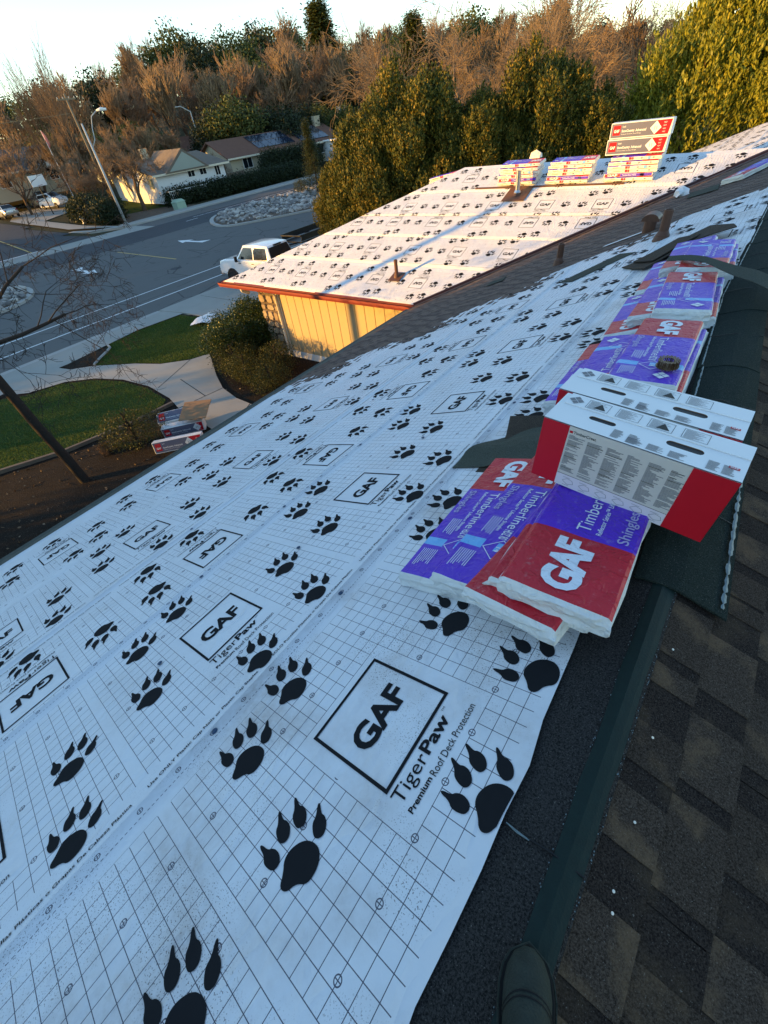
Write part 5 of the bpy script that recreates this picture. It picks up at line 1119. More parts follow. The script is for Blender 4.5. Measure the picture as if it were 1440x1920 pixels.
def gable_house(label, m, L, D, H, rise, wall, roof, ov=.5, wins=(), laps=True, chimney=None, hip=False, front_gable=None):
    """ridge along local x; the wall at y=0 faces -y"""
    e = empty('house', m, label, 'house')
    b = B(); b.box(0, L, 0, D, -.6, H); 
    if not hip: b.add([(0, 0, H), (0, D, H), (0, D/2, H+rise*.93), (L, 0, H), (L, D, H), (L, D/2, H+rise*.93)], [(0, 2, 1), (3, 4, 5)])
    wl_ = b.build('wall', wall, e)
    if laps:
        z = .25
        while z < H-.1: b = B(); b.box(-.02, L+.02, -.03, .0, z, z+.26); b.build('siding_board', wall, wl_); z += .30
    b = B(); rs_ = ov; hh = rise*(1+2*ov/D)
    z0 = H-rise*2*ov/D
    if hip: b.add([(-ov, -ov, z0), (L+ov, -ov, z0), (L+ov, D+ov, z0), (-ov, D+ov, z0), (D/2, D/2, H+rise), (L-D/2, D/2, H+rise)], [(0, 1, 5, 4), (2, 3, 4, 5), (3, 0, 4), (1, 2, 5), (3, 2, 1, 0)])
    else:
        sec = [(-ov, z0), (D/2, H+rise), (D+ov, z0), (D+ov, z0-.16), (D/2, H+rise-.18), (-ov, z0-.16)]; vs = [(x, y, z) for x in (-ov, L+ov) for y, z in sec]; b.add(vs, [(0, 6, 7, 1), (1, 7, 8, 2), (2, 8, 9, 3), (3, 9, 10, 4), (4, 10, 11, 5), (5, 11, 6, 0), (0, 1, 4, 5), (1, 2, 3, 4), (11, 10, 7, 6), (10, 9, 8, 7)])
    rf = b.build('roof', roof, e); b = B(); b.box(-ov-.02, L+ov+.02, -ov-.06, -ov-.01, z0-.18, z0+.02); b.build('fascia', M_TRIM, rf)
    for (x0, x1, a, c) in wins: window(e, x0, x1, a, c, -.03)
    if chimney: x, y, w = chimney; b = B(); b.box(x-w, x+w, y-w*.7, y+w*.7, H, H+rise+.9); b.box(x-w-.06, x+w+.06, y-w*.7-.06, y+w*.7+.06, H+rise+.9, H+rise+1.0); b.build('chimney', M_SIDB, rf)
    return e, rf
# white house: front wall faces the street (+X)
def faceX(x, y, z, rz=0): return fr((x, y, z), (0, 1, 0), (-1, 0, 0), (0, 0, 1)) @ Matrix.Rotation(rz, 4, 'Z')
zz = 1.1
Wh, rf = gable_house('white house with lap siding and a front gable behind the clipped hedge', faceX(-61.6, 35.6, zz, R_(-6)), 9.6, 13.5, 2.35, 1.35, M_SIDW, M_ROOFG, .6, [(6.0, 6.9, 1.45, 2.15), (4.3, 5.2, 1.45, 2.15), (8.2, 8.9, 1.1, 2.1)], chimney=(3.5, 8.5, .4))
b = B(); b.add([(1.1, -.75, 2.16), (7.2, -.75, 2.16), (4.1, -.75, 4.25), (1.1, 6, 2.3), (7.2, 6, 2.3), (4.1, 6.6, 4.3)], [(0, 1, 2), (1, 4, 5, 2), (0, 2, 5, 3)]); b.build('front_gable', M_ROOFG, Wh); b = B(); b.add([(1.7, -.78, 2.30), (6.6, -.78, 2.30), (4.1, -.78, 3.95)], [(0, 1, 2)]); b.build('gable_wall', M_SIDG, Wh)
b = B(); 
for k in range(22): b.box(.4+k*.24, .46+k*.24, -1.4, -1.34, -.4, .55)
b.box(.3, 5.7, -1.41, -1.33, .5, .58); b.box(.3, 5.7, -1.41, -1.33, -.3, -.24); b.build('porch_railing', M_WHITE, Wh)
b = B(); b.box(-.04, -.0, 1.2, 2.4, .9, 1.9); b.build('side_window', M_SIDG, Wh)
lh, _ = gable_house('grey roofed house at the left edge with a white gable rake', faceX(-84, 24.5, 3.2, R_(8)), 13, 11, 2.6, 2.2, M_SIDB, M_ROOFD, .6, [(2, 3.4, .9, 2.1), (9, 10.2, .9, 2.1)], laps=False)
b = B(); b.prism([(7, 2.2), (13.8, 2.2), (10.4, 4.3)], .9, 1.05, 0, fr((0, 0, 0), (1, 0, 0), (0, 0, 1), (0, -1, 0))); b.build('front_gable', M_SIDW, lh)
sh, rf = gable_house('low house with solar panels on its red brown roof', faceX(-66.5, 51.0, 1.0, R_(-10)), 21, 10, 2.5, 1.9, M_SIDB, M_ROOFR, .6, [(2, 3.5, .9, 2.0), (16, 18.5, .9, 2.0)], laps=False, chimney=(20.0, 4.6, .55), hip=False)
for x0, x1, u0, u1 in [(5.6, 12.4, .22, .92), (13.6, 19.2, .18, .90)]:
    nx_ = int((x1-x0)/1.15)
    for i in range(nx_):
        for j in range(2):
            a, c = x0+(x1-x0)*i/nx_+.03, x0+(x1-x0)*(i+1)/nx_-.03; ua, ub = u0+(u1-u0)*j/2+.01, u0+(u1-u0)*(j+1)/2-.01
            q = lambda x, u, h_: (x, -.6+5.6*u, 2.5-1.9*2*.6/10+(1.9+1.9*2*.6/10)*u+h_)
            b = B(); b.add([q(a, ua, .1), q(c, ua, .1), q(c, ub, .1), q(a, ub, .1), q(a, ua, .04), q(c, ua, .04), q(c, ub, .04), q(a, ub, .04)], [(0, 1, 2, 3), (0, 4, 5, 1), (1, 5, 6, 2), (2, 6, 7, 3), (3, 7, 4, 0)]); b.build('solar_panel', M_SOLAR, rf)
b = B(); b.box(17.4, 21.6, -4.2, .2, -.5, 2.2); b.build('garage', M_SIDW, sh); b = B(); b.box(17.0, 22.0, -4.7, .4, 2.2, 2.36); b.build('garage_roof', M_WHITE, sh)
gable_house('brown roofed house with a white eave up the slope behind the white house', faceX(-92, 60, terr(-92, 62), R_(10)), 13, 9, 2.6, 2.2, M_SIDG, M_ROOFR, .6, [(2, 3.4, .9, 2.1)], laps=False)
gable_house('weathered grey roof among bare trees left of the white house', faceX(-92, 46, terr(-92, 48), R_(0)), 13, 9, 2.6, 2.0, M_SIDG, M_ROOFG, .6, [(2, 3.4, .9, 2.1)], laps=False)
fh, frf = gable_house('distant house with a cooling unit on its dark roof', faceX(-76, 84, terr(-76, 86)-.4, R_(-12)), 18, 10, 2.6, 1.6, M_SIDB, M_ROOFD, .6, [(4, 5.4, .9, 2.1)], laps=False)
b = B(); b.box(6.4, 7.9, 4.2, 5.4, 4.0, 5.3); b.build('cooling_unit', M_WHITE, frf)
# timber fence beside the white house
fe = empty('timber_fence', Matrix.Translation((-63.2, 45.4, terr(-63, 46))), 'weathered timber fence right of the white house', 'fence')
for k in range(26): b = B(); b.box(-.02, .02, k*.19, k*.19+.175, -.5, 1.7+.03*math.sin(k*2.1)); b.build('plank', M_WOODGREY, fe)
for z in (.3, 1.4): b = B(); b.box(-.08, -.022, 0, 4.95, z, z+.09); b.build('rail', M_WOODGREY, fe)
# utility pole beyond the left edge: its shadow crosses the wing roof
e = empty('utility_pole', Matrix.Translation((-21.9, -6.0, .05)), 'timber utility pole by the near kerb, left of the view', 'utility pole'); b = B(); b.tube([(0, 0, 0), (0, 0, 11.5)], [.13, .10], 10); b.build('post', M_POLE, e, smooth=True); b = B(); b.box(-1.1, 1.1, -.06, .06, 10.6, 10.75); b.build('cross_arm', M_POLE, e)
# ------------------------------------------------------------------ foliage
def leaf_quads(c, up, out, size, asp, rg, spread=.5):
    """diamond leaves at points c; up: main axis for each leaf, out: facing"""
    n = len(c); a = up+rg.normal(0, spread, (n, 3)); a /= np.linalg.norm(a, axis=1, keepdims=True)+1e-9
    o = out+rg.normal(0, .6, (n, 3)); s = np.cross(a, o); s /= np.linalg.norm(s, axis=1, keepdims=True)+1e-9
    L = size*rg.uniform(.6, 1.35, (n, 1)); W = L*asp
    v = np.stack([c-a*L*.5, c+s*W*.5, c+a*L*.5, c-s*W*.5], 1).reshape(-1, 3)
    return v
def np_mesh(name, v, k, mats):
    """mesh of equal k-gons from stacked corner positions"""
    n = len(v)//k; me = bpy.data.meshes.new(name); me.vertices.add(len(v)); me.vertices.foreach_set('co', v.astype(np.float32).ravel()); me.loops.add(len(v)); me.loops.foreach_set('vertex_index', np.arange(len(v), dtype=np.int32))
    me.polygons.add(n); me.polygons.foreach_set('loop_start', np.arange(0, len(v), k, dtype=np.int32)); me.polygons.foreach_set('loop_total', np.full(n, k, dtype=np.int32)); me.materials.append(mats); me.update(calc_edges=True); return me
def unit(rg, n):
    d = rg.normal(0, 1, (n, 3)); return d/np.linalg.norm(d, axis=1, keepdims=True)
def crown_round(seed, lobes, nper, size, mat, asp=.55, clump=14, upb=.2):
    """leaf clumps spread over overlapping lobes (x,y,z,r,squash)"""
    rg = np.random.default_rng(seed); V = []
    for (x, y, z, r, sq) in lobes:
        n = int(nper*r*r); d = unit(rg, n); rad = rg.uniform(.45, 1.08, (n, 1))**.55; cc = d*r*rad*np.array([1, 1, sq])+np.array([x, y, z])
        c = np.repeat(cc, clump, 0)+rg.normal(0, size*1.5, (n*clump, 3)); o = np.repeat(d, clump, 0)
        V.append(leaf_quads(c, o*.6+np.array([0, 0, upb]), o, size, asp, rg, .7))
    return np_mesh('crown', np.concatenate(V), 4, mat)
def crown_spray(seed, lobes, nper, size, mat, asp=.32, clump=16, tuft=.14, up=1.0, inner=.75, outw=.35, lump=.20):
    """upright sprays (juniper, laurel): tufts of narrow leaves pointing up and out"""
    rg = np.random.default_rng(seed); V = []
    for (x, y, z, r, sq) in lobes:
        n = int(nper*r*r*max(sq, .8)); d = unit(rg, n); rad = rg.uniform(inner, 1.06, (n, 1)); bumpy = 1+lump*np.sin(d[:, :1]*8+seed+x)*np.sin(d[:, 1:2]*8+y)+lump*.8*np.sin(d[:, 2:]*13+d[:, :1]*5+z); cc = d*r*rad*bumpy*np.array([1, 1, sq])+np.array([x, y, z])
        ax = np.array([0, 0, up])+d*outw+rg.normal(0, .18, (n, 3)); ax /= np.linalg.norm(ax, axis=1, keepdims=True); A = np.repeat(ax, clump, 0)
        tt = rg.uniform(0, 1, (n*clump, 1)); c = np.repeat(cc, clump, 0)+A*tt*tuft*2.2+rg.normal(0, 1, (n*clump, 3))*tuft*.28*(1.1-tt); o = np.repeat(d, clump, 0)
        V.append(leaf_quads(c, A, o, size, asp, rg, .35))
    return np_mesh('crown', np.concatenate(V), 4, mat)
def crown_conifer(seed, h, r, n, size, mat):
    rg = np.random.default_rng(seed); t = rg.uniform(0, 1, n)**.8; z = h*(.08+.92*t); a = rg.uniform(0, 6.28, n); R = r*(1-t)**.8*(.82+.3*np.sin(t*60)+.12*np.sin(a*5+t*20)); rr = R*rg.uniform(.25, 1, n)**.5
    cl = 10; c = np.stack([rr*np.cos(a), rr*np.sin(a), z-.16*rr], 1); C_ = np.repeat(c, cl, 0)+rg.normal(0, size*1.1, (n*cl, 3)); o = np.repeat(np.stack([np.cos(a), np.sin(a), -.25*np.ones(n)], 1), cl, 0)
    return np_mesh('crown', leaf_quads(C_, o, np.tile([0, 0, 1.0], (n*cl, 1)), size, .35, rg, .35), 4, mat)
def bare(seed, h, levels=5, r0=None, split=.32, upright=.35, droop=0.0, trunk_frac=.3, nb=(3, 4), shrink=.68, twig=.012, first=None, minr=.006, wig=.14, tspread=1.0, thin=1.0):
    """branching skeleton -> (limb mesh data, twig mesh data)"""
    rg = random.Random(seed); limbs = []; twigs = []
    r0 = r0 or h*.022
    def grow(p, d, L, r, lev):
        pts = [p.copy()]; n = 4 if lev < 2 else 3; dd = d.copy()
        for i in range(n):
            dd = (dd+Vector((rg.gauss(0, wig*(1 if lev else .3)), rg.gauss(0, wig*(1 if lev else .3)), rg.gauss(0, wig)*.6+(upright*.18 if lev else 0)-droop*lev*.05))).normalized(); pts.append(pts[-1]+dd*L/n)
        re = max(r*(.62 if lev else .75), minr*.6)
        (limbs if lev <= 2 else twigs).append((pts, r, re))
        if lev >= levels: return
        k = rg.randint(*nb)
        for i in range(k):
            t = rg.uniform(.45, 1.0) if lev else rg.uniform(.72, 1.0)
            if i == 0: t = 1.0
            j = min(int(t*n), n-1); q = pts[j].lerp(pts[j+1], t*n-j); az = rg.uniform(0, 6.28); ang = (split+rg.uniform(-.12, .30))*(1 if i else .5)*(1.2 if lev == 0 else 1)*tspread
            o = dd.orthogonal().normalized(); o.rotate(Matrix.Rotation(az, 3, dd)); nd = (dd*math.cos(ang)+o*math.sin(ang)); nd = (nd+Vector((0, 0, upright*.3-droop*.2))).normalized()
            grow(q, nd, L*shrink*rg.uniform(.75, 1.2), max(re*rg.uniform(.62, .85)*(thin if lev < 2 else 1), minr), lev+1)
    grow(Vector((0, 0, -.15)), (first or Vector((rg.gauss(0, .05), rg.gauss(0, .05), 1))).normalized(), h*trunk_frac, r0, 0)
    return limbs, twigs
def tubes(lst, name, mat, k=5, kt=3):
    b = B()
    for pts, r, re in lst:
        n = len(pts); b.tube(pts, [r+(re-r)*i/(n-1) for i in range(n)], k, 0, False)
    return mesh(name, b.v, b.f, mat, smooth=True)
def bare_tree(seed, mtrunk, mtwig, **kw):
    l, t = bare(seed, **kw); return tubes(l, 'trunk', mtrunk, 6), tubes(t, 'crown', mtwig, 3)
def plant(name, label, cat, x, y, meshes, s=1.0, rz=0, z=None, group=None, sz=None):
    e = empty(name, Matrix.Translation((x, y, terr(x, y) if z is None else z)) @ Matrix.Rotation(rz, 4, 'Z') @ Matrix.Diagonal((s, s, sz or s, 1)), label, cat, group)
    for nm, me in meshes: link(nm, me, e)
    return e
def trunk_mesh(h, r, seed=0, mat=None):
    rg = random.Random(seed); b = B(); b.tube([(0, 0, -.3), (rg.gauss(0, .03)*h, rg.gauss(0, .03)*h, h*.5), (rg.gauss(0, .03)*h, 0, h)], [r, r*.8, r*.4], 7, 0, False)
    for k in range(5):
        a = rg.uniform(0, 6.28); z = h*rg.uniform(.4, .9); b.tube([(0, 0, z), (h*.22*math.cos(a), h*.22*math.sin(a), z+h*.2)], [r*.4, r*.12], 5, 0, False)
    return mesh('trunk', b.v, b.f, mat or M_BARK)
M_JUN = leafmat('juniper sprays', [(0, (.010, .018, .005)), (.35, (.036, .052, .009)), (.55, (.095, .105, .015)), (.76, (.27, .19, .028)), (1, (.44, .28, .05))], .6, .12, .9)  # gold stops paint the low sun's highlights into the spray colour
M_LAU = leafmat('laurel leaves', [(0, (.07, .09, .012)), (.4, (.17, .19, .022)), (.75, (.34, .32, .036)), (1, (.50, .41, .07))], .45, .22, .8)
M_OAK = leafmat('oak leaves', [(0, (.030, .042, .012)), (.5, (.075, .095, .024)), (1, (.15, .15, .04))], .6, .2, .15)
M_DARK = leafmat('dark evergreen leaves', [(0, (.010, .018, .008)), (.6, (.024, .036, .014)), (1, (.050, .062, .022))], .6, .15, .2)
M_PINE = leafmat('conifer needles', [(0, (.024, .036, .010)), (.6, (.07, .085, .018)), (1, (.14, .13, .03))], .6, .12, .2)
M_HEDGE = leafmat('hedge leaves', [(0, (.010, .018, .008)), (.6, (.020, .032, .012)), (1, (.040, .055, .018))], .6, .15, .8)
M_SHRUB = leafmat('glossy shrub leaves', [(0, (.014, .026, .008)), (.5, (.036, .062, .014)), (.85, (.065, .095, .022)), (1, (.10, .10, .03))], .4, .2, 1.5)
M_SHRUB2 = leafmat('soft shrub leaves', [(0, (.020, .030, .010)), (.5, (.050, .062, .018)), (1, (.10, .10, .035))], .55, .25, 2)
# juniper hedge behind the wing
def plumes(lobes, seed, n, r0, r1, sq):
    """many small upright plumes over the surface of the main lobes"""
    g_ = random.Random(seed); out = [(x, y, z, r*.86, s) for x, y, z, r, s in lobes]
    for i in range(n):
        x, y, z, r, s = g_.choice(lobes); a = g_.uniform(0, 6.28); t_ = g_.uniform(-.5, .95); q = math.sqrt(1-t_*t_)
        out.append((x+r*q*math.cos(a)*.92, y+r*q*math.sin(a)*.92, z+r*s*t_*.92, g_.uniform(r0, r1), g_.uniform(*sq)))
    return out
J1 = crown_spray(1, plumes([(0, 0, 2.2, 1.8, 1.15), (.5, .3, 3.8, 1.25, 1.25), (-.7, -.3, 3.2, 1.2, 1.2), (.2, -.6, 4.9, .75, 1.4), (-.5, .4, 4.6, .7, 1.3), (.9, -.5, 2.4, 1.2, 1.2)], 5, 60, .26, .46, (1.5, 2.3)), 620, .10, M_JUN, .42, 14, .16, inner=.72)
J2 = crown_spray(2, plumes([(0, 0, 2.0, 1.9, 1.1), (-.8, .1, 3.3, 1.2, 1.2), (.7, -.3, 3.4, 1.2, 1.25), (0, -.7, 4.2, 1.0, 1.3), (.5, .3, 5.0, .6, 1.5), (1.2, .2, 2.4, 1.1, 1.2), (-1.3, -.3, 2.2, 1.1, 1.2)], 6, 64, .26, .46, (1.5, 2.3)), 580, .10, M_JUN, .42, 14, .16, inner=.72)
JT = trunk_mesh(3.5, .14, 3)
def polar(th, d): return (-d*math.sin(R_(th)), d*math.cos(R_(th)))
for k, (th, d, s, sz, rz, m_, lab) in enumerate([(42.2, 27.8, .62, .74, .3, J1, 'juniper at the left end of the hedge, hanging over the wing corner'), (39.3, 27.2, .95, 1.0, 2.0, J2, 'sunlit golden juniper second from the left of the hedge'), (33.6, 27.5, 1.15, 1.22, 4.1, J1, 'tallest dark juniper in the left half of the hedge'), (28.6, 27.0, 1.0, .98, 1.0, J2, 'lower sunlit golden juniper in the middle of the hedge'), (24.6, 27.5, .98, 1.0, 3.3, J2, 'juniper left of the rounded one in the hedge'), (21.2, 28.0, 1.1, 1.17, 5.2, J1, 'rounded tall juniper right of the middle of the hedge'), (17.6, 28.0, .95, .92, .8, J2, 'juniper at the right end of the hedge beside the dark cartons'), (13.6, 29.0, .75, .62, 2.4, J1, 'low juniper between the hedge and the yellow green tree')]):
    x, y = polar(th, d); s *= 1.22; sz *= .92; plant('juniper', lab, 'juniper', x, y, [('trunk', JT), ('crown', m_)], s, rz, group='juniper hedge behind the wing', sz=sz)
# big yellow green tree on the right: upright leafy shoots
lob = [(0, 0, 3.0, 2.4, 1.15), (1.6, -.4, 4.6, 1.5, 1.3), (-1.4, -.2, 3.9, 1.5, 1.2), (.2, .3, 5.4, 1.3, 1.5), (-2.3, -.3, 2.6, 1.5, 1.15), (2.8, -.2, 3.8, 1.6, 1.25), (3.9, .0, 3.2, 1.6, 1.2), (.9, -.5, 6.4, .55, 2.0), (-.7, -.4, 5.4, .5, 1.9), (2.3, -.3, 5.9, .55, 1.8), (-2.0, -.5, 4.3, .5, 1.8), (3.4, -.4, 5.2, .6, 1.7)]
x, y = polar(8.6, 30)
plant('laurel_tree', 'big yellow green leafy tree at the right edge, lit by the low sun', 'tree', x, y, [('trunk', trunk_mesh(5, .2, 5, M_BARK2)), ('crown', crown_spray(7, plumes(lob, 9, 50, .32, .6, (1.6, 2.4)), 260, .15, M_LAU, .36, 13, .24, 1.0, .45, .45))], 1.12, 0)
# ------------------------------------------------------------------ shrubs and the bare tree in the front yard
S1 = crown_round(11, [(0, 0, .75, .75, 1.0), (.55, .1, .95, .6, .95), (-.5, -.2, .8, .6, 1.0), (.1, .45, 1.25, .55, .8), (-.1, -.5, .7, .55, 1), (.75, .6, 1.1, .5, .9)], 1100, .055, M_SHRUB, .6, 7, .3)
S2 = crown_round(12, [(0, 0, .45, .55, .85), (.4, .2, .45, .42, .9), (-.35, .1, .4, .42, .9)], 1300, .042, M_SHRUB2, .5, 6, .4)
ST = trunk_mesh(.9, .05, 8)
for (x, y, s, sz, rz, lab) in [(-14.0, 9.15, 1.15, .92, .3, 'big glossy shrub by the driveway, left of the stone corner'), (-13.1, 9.55, 1.0, .95, 2.2, 'tall glossy shrub close to the stone corner'), (-13.25, 8.35, .95, .85, 4.0, 'glossy shrub in the front of the bed by the walk')]: plant('shrub', lab, 'shrub', x, y, [('stem', ST), ('foliage', S1)], s, rz, group='glossy shrubs in the bed', sz=sz)
for (x, y, s, rz, lab) in [(-12.5, 7.5, 1.1, .3, 'soft shrub at the front edge of the bed'), (-11.0, 8.1, 1.05, 1.9, 'yellow green shrub below the cream wall'), (-11.6, 7.3, .95, 3.0, 'shrub near the eave in the middle of the bed'), (-10.4, 7.2, .85, 4.4, 'shrub half under the eave of the main roof')]: plant('shrub', lab, 'shrub', x, y, [('stem', ST), ('foliage', S2)], s, rz, group='soft shrubs in the bed')
plant('shrub', 'rounded dark shrub beside the ground cartons', 'shrub', -11.55, 3.3, [('stem', ST), ('foliage', S2)], 1.1, .8)
gl, gt_ = bare(31, 1.0, 5, .02, .5, .2, 0, .12, (4, 5), .78, minr=.003, tspread=1.3)
plant('bare_shrub', 'leafless grey twiggy shrub in the mulch beside the lawn edging', 'shrub', -12.1, 2.75, [('stem', tubes(gl, 'stem', M_TWIG2, 5)), ('twigs', tubes(gt_, 'twigs', M_TWIG2, 3))], 1.15, .4)
nl, nt = bare(47, 4.9, 6, .12, .66, .08, .22, .72, (3, 4), .60, thin=.55, minr=.0040, first=Vector((-.02, -.05, 1)), wig=.17, tspread=1.5)
plant('bare_tree', 'dark leafless tree in the mulch bed, branches reaching over the lawn', 'tree', -11.35, 1.72, [('trunk', tubes(nl, 'trunk', M_BARK, 8)), ('branches', tubes(nt, 'branches', M_BARK, 4))], 1.0, R_(20))
# dry leaves on the mulch
rg = np.random.default_rng(21); n = 900; c = np.stack([rg.uniform(-15, -6.3, n), rg.uniform(-1, 9, n), np.zeros(n)], 1); keep = [i for i in range(n) if not inside(WALK, c[i, 0], c[i, 1]) and not inside(LAWN2, c[i, 0], c[i, 1]) and not inside(LAWN1, c[i, 0], c[i, 1])]; c = c[keep]; c[:, 2] = [terr(p[0], p[1])+.035 for p in c]
me = np_mesh('fallen_leaves', leaf_quads(c, np.tile([1., 0, 0], (len(c), 1))*rg.normal(0, 1, (len(c), 1))+np.array([0, .3, 0]), np.tile([0, 0, 1.], (len(c), 1)), .07, .6, rg, .5), 4, leafmat('dry leaves', [(0, (.05, .03, .018)), (.6, (.14, .09, .05)), (1, (.28, .22, .15))], .8, .1)); tag(link('fallen_leaves', me), 'dry brown leaves scattered on the mulch below the eave', 'leaves', kind='stuff')
# hedges across the street
def hedge(label, x0, x1, y0, y1, h, seed, ang=0):
    rg = np.random.default_rng(seed); lob = []; x = (x0+x1)/2; n = max(2, int((y1-y0)/.9))
    for i in range(n): lob.append((rg.normal(0, .15), (y1-y0)*(i+.5)/n-(y1-y0)/2, h*.5, max(.75, (x1-x0)/2)*rg.uniform(.92, 1.08), h*.56/max(.75, (x1-x0)/2)))
    me = crown_round(seed, lob, 300, .20, M_HEDGE, .6, 7, .2); me.name = 'foliage'
    e = plant('hedge', label, 'hedge', x, (y0+y1)/2, [('foliage', me), ('stem', ST)], 1.0, ang); return e
hedge('long clipped dark hedge in front of the white house', -60.4, -58.2, 36.0, 56.0, 1.5, 41, R_(-8))
hedge('rounded hedge left of the fire hydrant at the corner', -67.6, -64.0, 25.4, 31.0, 1.9, 42, R_(70))
hedge('rounded hedge between the fire hydrant and the street light', -62.0, -59.2, 26.0, 29.6, 1.8, 43, R_(50))
hedge('hedge below the solar panel house', -63.5, -61.0, 54, 64.0, 3.0, 44, R_(-8))
drape('far_lawn', [(-72, 31), (-63, 31.5), (-62, 36), (-68, 38), (-78, 38)], .03, M_LAWN, 3)
drape('bark_bed', [(-63, 29), (-57.1, 28), (-57.1, 38), (-61, 37), (-63, 33)], .03, M_DIRT, 3)
drape('far_drive', [(-71, 23.2), (-78, 23.2), (-90, 29), (-92, 34), (-78, 34), (-74, 28)], .05, M_CONC, 3)
plant('island_tree', 'slim young evergreen on the cobbled median', 'tree', -40.2, 41.0, [('trunk', trunk_mesh(4.5, .07, 2)), ('crown', crown_conifer(61, 5.8, 1.3, 900, .16, M_SHRUB2))], 1.0, 0, .1)
plant('shrub', 'low round shrub on the cobbled median', 'shrub', -44.2, 42.5, [('stem', ST), ('foliage', S2)], 1.4, 0, .12)
# street tree in front of the white house: several trunks from one base
l1, t1 = bare(71, 7.0, 6, .2, .62, .18, 0, .27, (3, 4), .76, minr=.014, tspread=1.3)
plant('bare_tree', 'spreading leafless street tree in front of the white house', 'tree', -62.6, 33.2, [('trunk', tubes(l1, 'trunk', M_BARK2, 7)), ('crown', tubes(t1, 'crown', M_TWIG2, 3))], 1.35, .6)
for x_, y_, s_, lab in ((-66.8, 30.8, .95, 'bare tree left of the street tree, screening the white house'), (-70.6, 30.2, .9, 'bare tree by the far driveway, left of the white house'), (-64.5, 46.8, .75, 'bare tree against the timber fence')): plant('bare_tree', lab, 'tree', x_, y_, [('trunk', tubes(l1, 'trunk', M_BARK2, 6)), ('crown', tubes(t1, 'crown', M_TWIG2, 3))], s_, x_)
# ------------------------------------------------------------------ woods on the hill
BT = [bare_tree(100+i, M_BARK2, m_, h=10, levels=6, r0=.20, split=sp, upright=up, trunk_frac=.24, nb=nb_, shrink=.74, minr=.026, tspread=ts) for i, (m_, sp, up, ts, nb_) in enumerate([(M_TWIG, .36, .35, 1.0, (3, 4)), (M_TWIG2, .42, .25, 1.1, (3, 4)), (M_TWIGT, .30, .5, .9, (3, 4)), (M_TWIG, .50, .15, 1.1, (3, 4))])]
POP = bare_tree(120, M_BARK2, M_TWIG2, h=14, levels=5, r0=.22, split=.30, upright=.7, trunk_frac=.22, nb=(3, 4), shrink=.80, minr=.014, tspread=.85)
ARC = [bare_tree(130+i, M_TWIGT, M_TWIGT, h=10, levels=6, r0=.17, split=.45, upright=.1, droop=.16, trunk_frac=.25, nb=(3, 4), shrink=.78, minr=.011, tspread=1.0, wig=.2) for i in range(2)]
OAK = [crown_round(50+i, lb, 26, .42, M_OAK if i != 1 else M_DARK, .6, 7, .1) for i, lb in enumerate([[(0, 0, 6.5, 3.4, .9), (2, 1, 7.5, 2.3, .9), (-2, 0, 7.0, 2.4, .9), (0, -1, 9.0, 2.2, .9), (1, -2, 5.5, 2.0, 1)], [(0, 0, 5, 3.6, 1), (1.5, -1, 7.5, 2.5, 1), (-1.5, 1, 7.2, 2.3, 1), (0, 0, 9.3, 1.8, 1), (2.4, 0, 4, 2, 1), (-2.6, 0, 4, 2, 1)], [(0, 0, 7.5, 2.8, 1.05), (1.5, .5, 5.2, 2.2, 1), (-1.7, 0, 5.6, 2.2, 1), (0, -.5, 10, 1.6, 1.1)]])]
CON = crown_conifer(60, 20, 4.2, 2600, .55, M_PINE); OT = trunk_mesh(7, .35, 9, M_BARK2); CT = trunk_mesh(17, .4, 10, M_BARK2)
def place_label(base, th, d):
    kind_ = 'dark evergreen tree' if base.startswith('dark') else 'green evergreen tree' if base.startswith('green') else 'leafless brown tree'
    row_ = 'on the skyline' if d > 190 else 'high on the hill' if d > 140 else 'halfway up the hill' if d > 107 else 'low on the slope'
    for lim, w in ((69, 'above the left edge house'), (65.5, 'left of the utility pole'), (62, 'behind the utility pole'), (58.5, 'above the street light'), (55.5, 'left above the white house'), (52, 'right above the white house'), (49, 'above the left solar panels'), (46, 'above the right solar panels'), (43, 'left of the tallest conifer'), (39, 'right of the tallest conifer'), (35, 'above the left end of the juniper hedge'), (30, 'above the tallest juniper'), (25, 'above the middle of the juniper hedge'), (20, 'above the rounded juniper'), (14, 'left of the yellow green tree'), (8, 'behind the yellow green tree'), (-99, 'at the top right corner')):
        if th > lim: return '%s %s, %s' % (kind_, row_, w)
_mz = {}
def max_z(me):
    if me.name not in _mz:
        a = np.zeros(len(me.vertices)*3, dtype=np.float32); me.vertices.foreach_get('co', a); _mz[me.name] = float(a.reshape(-1, 3)[:, 2].max())
    return _mz[me.name]
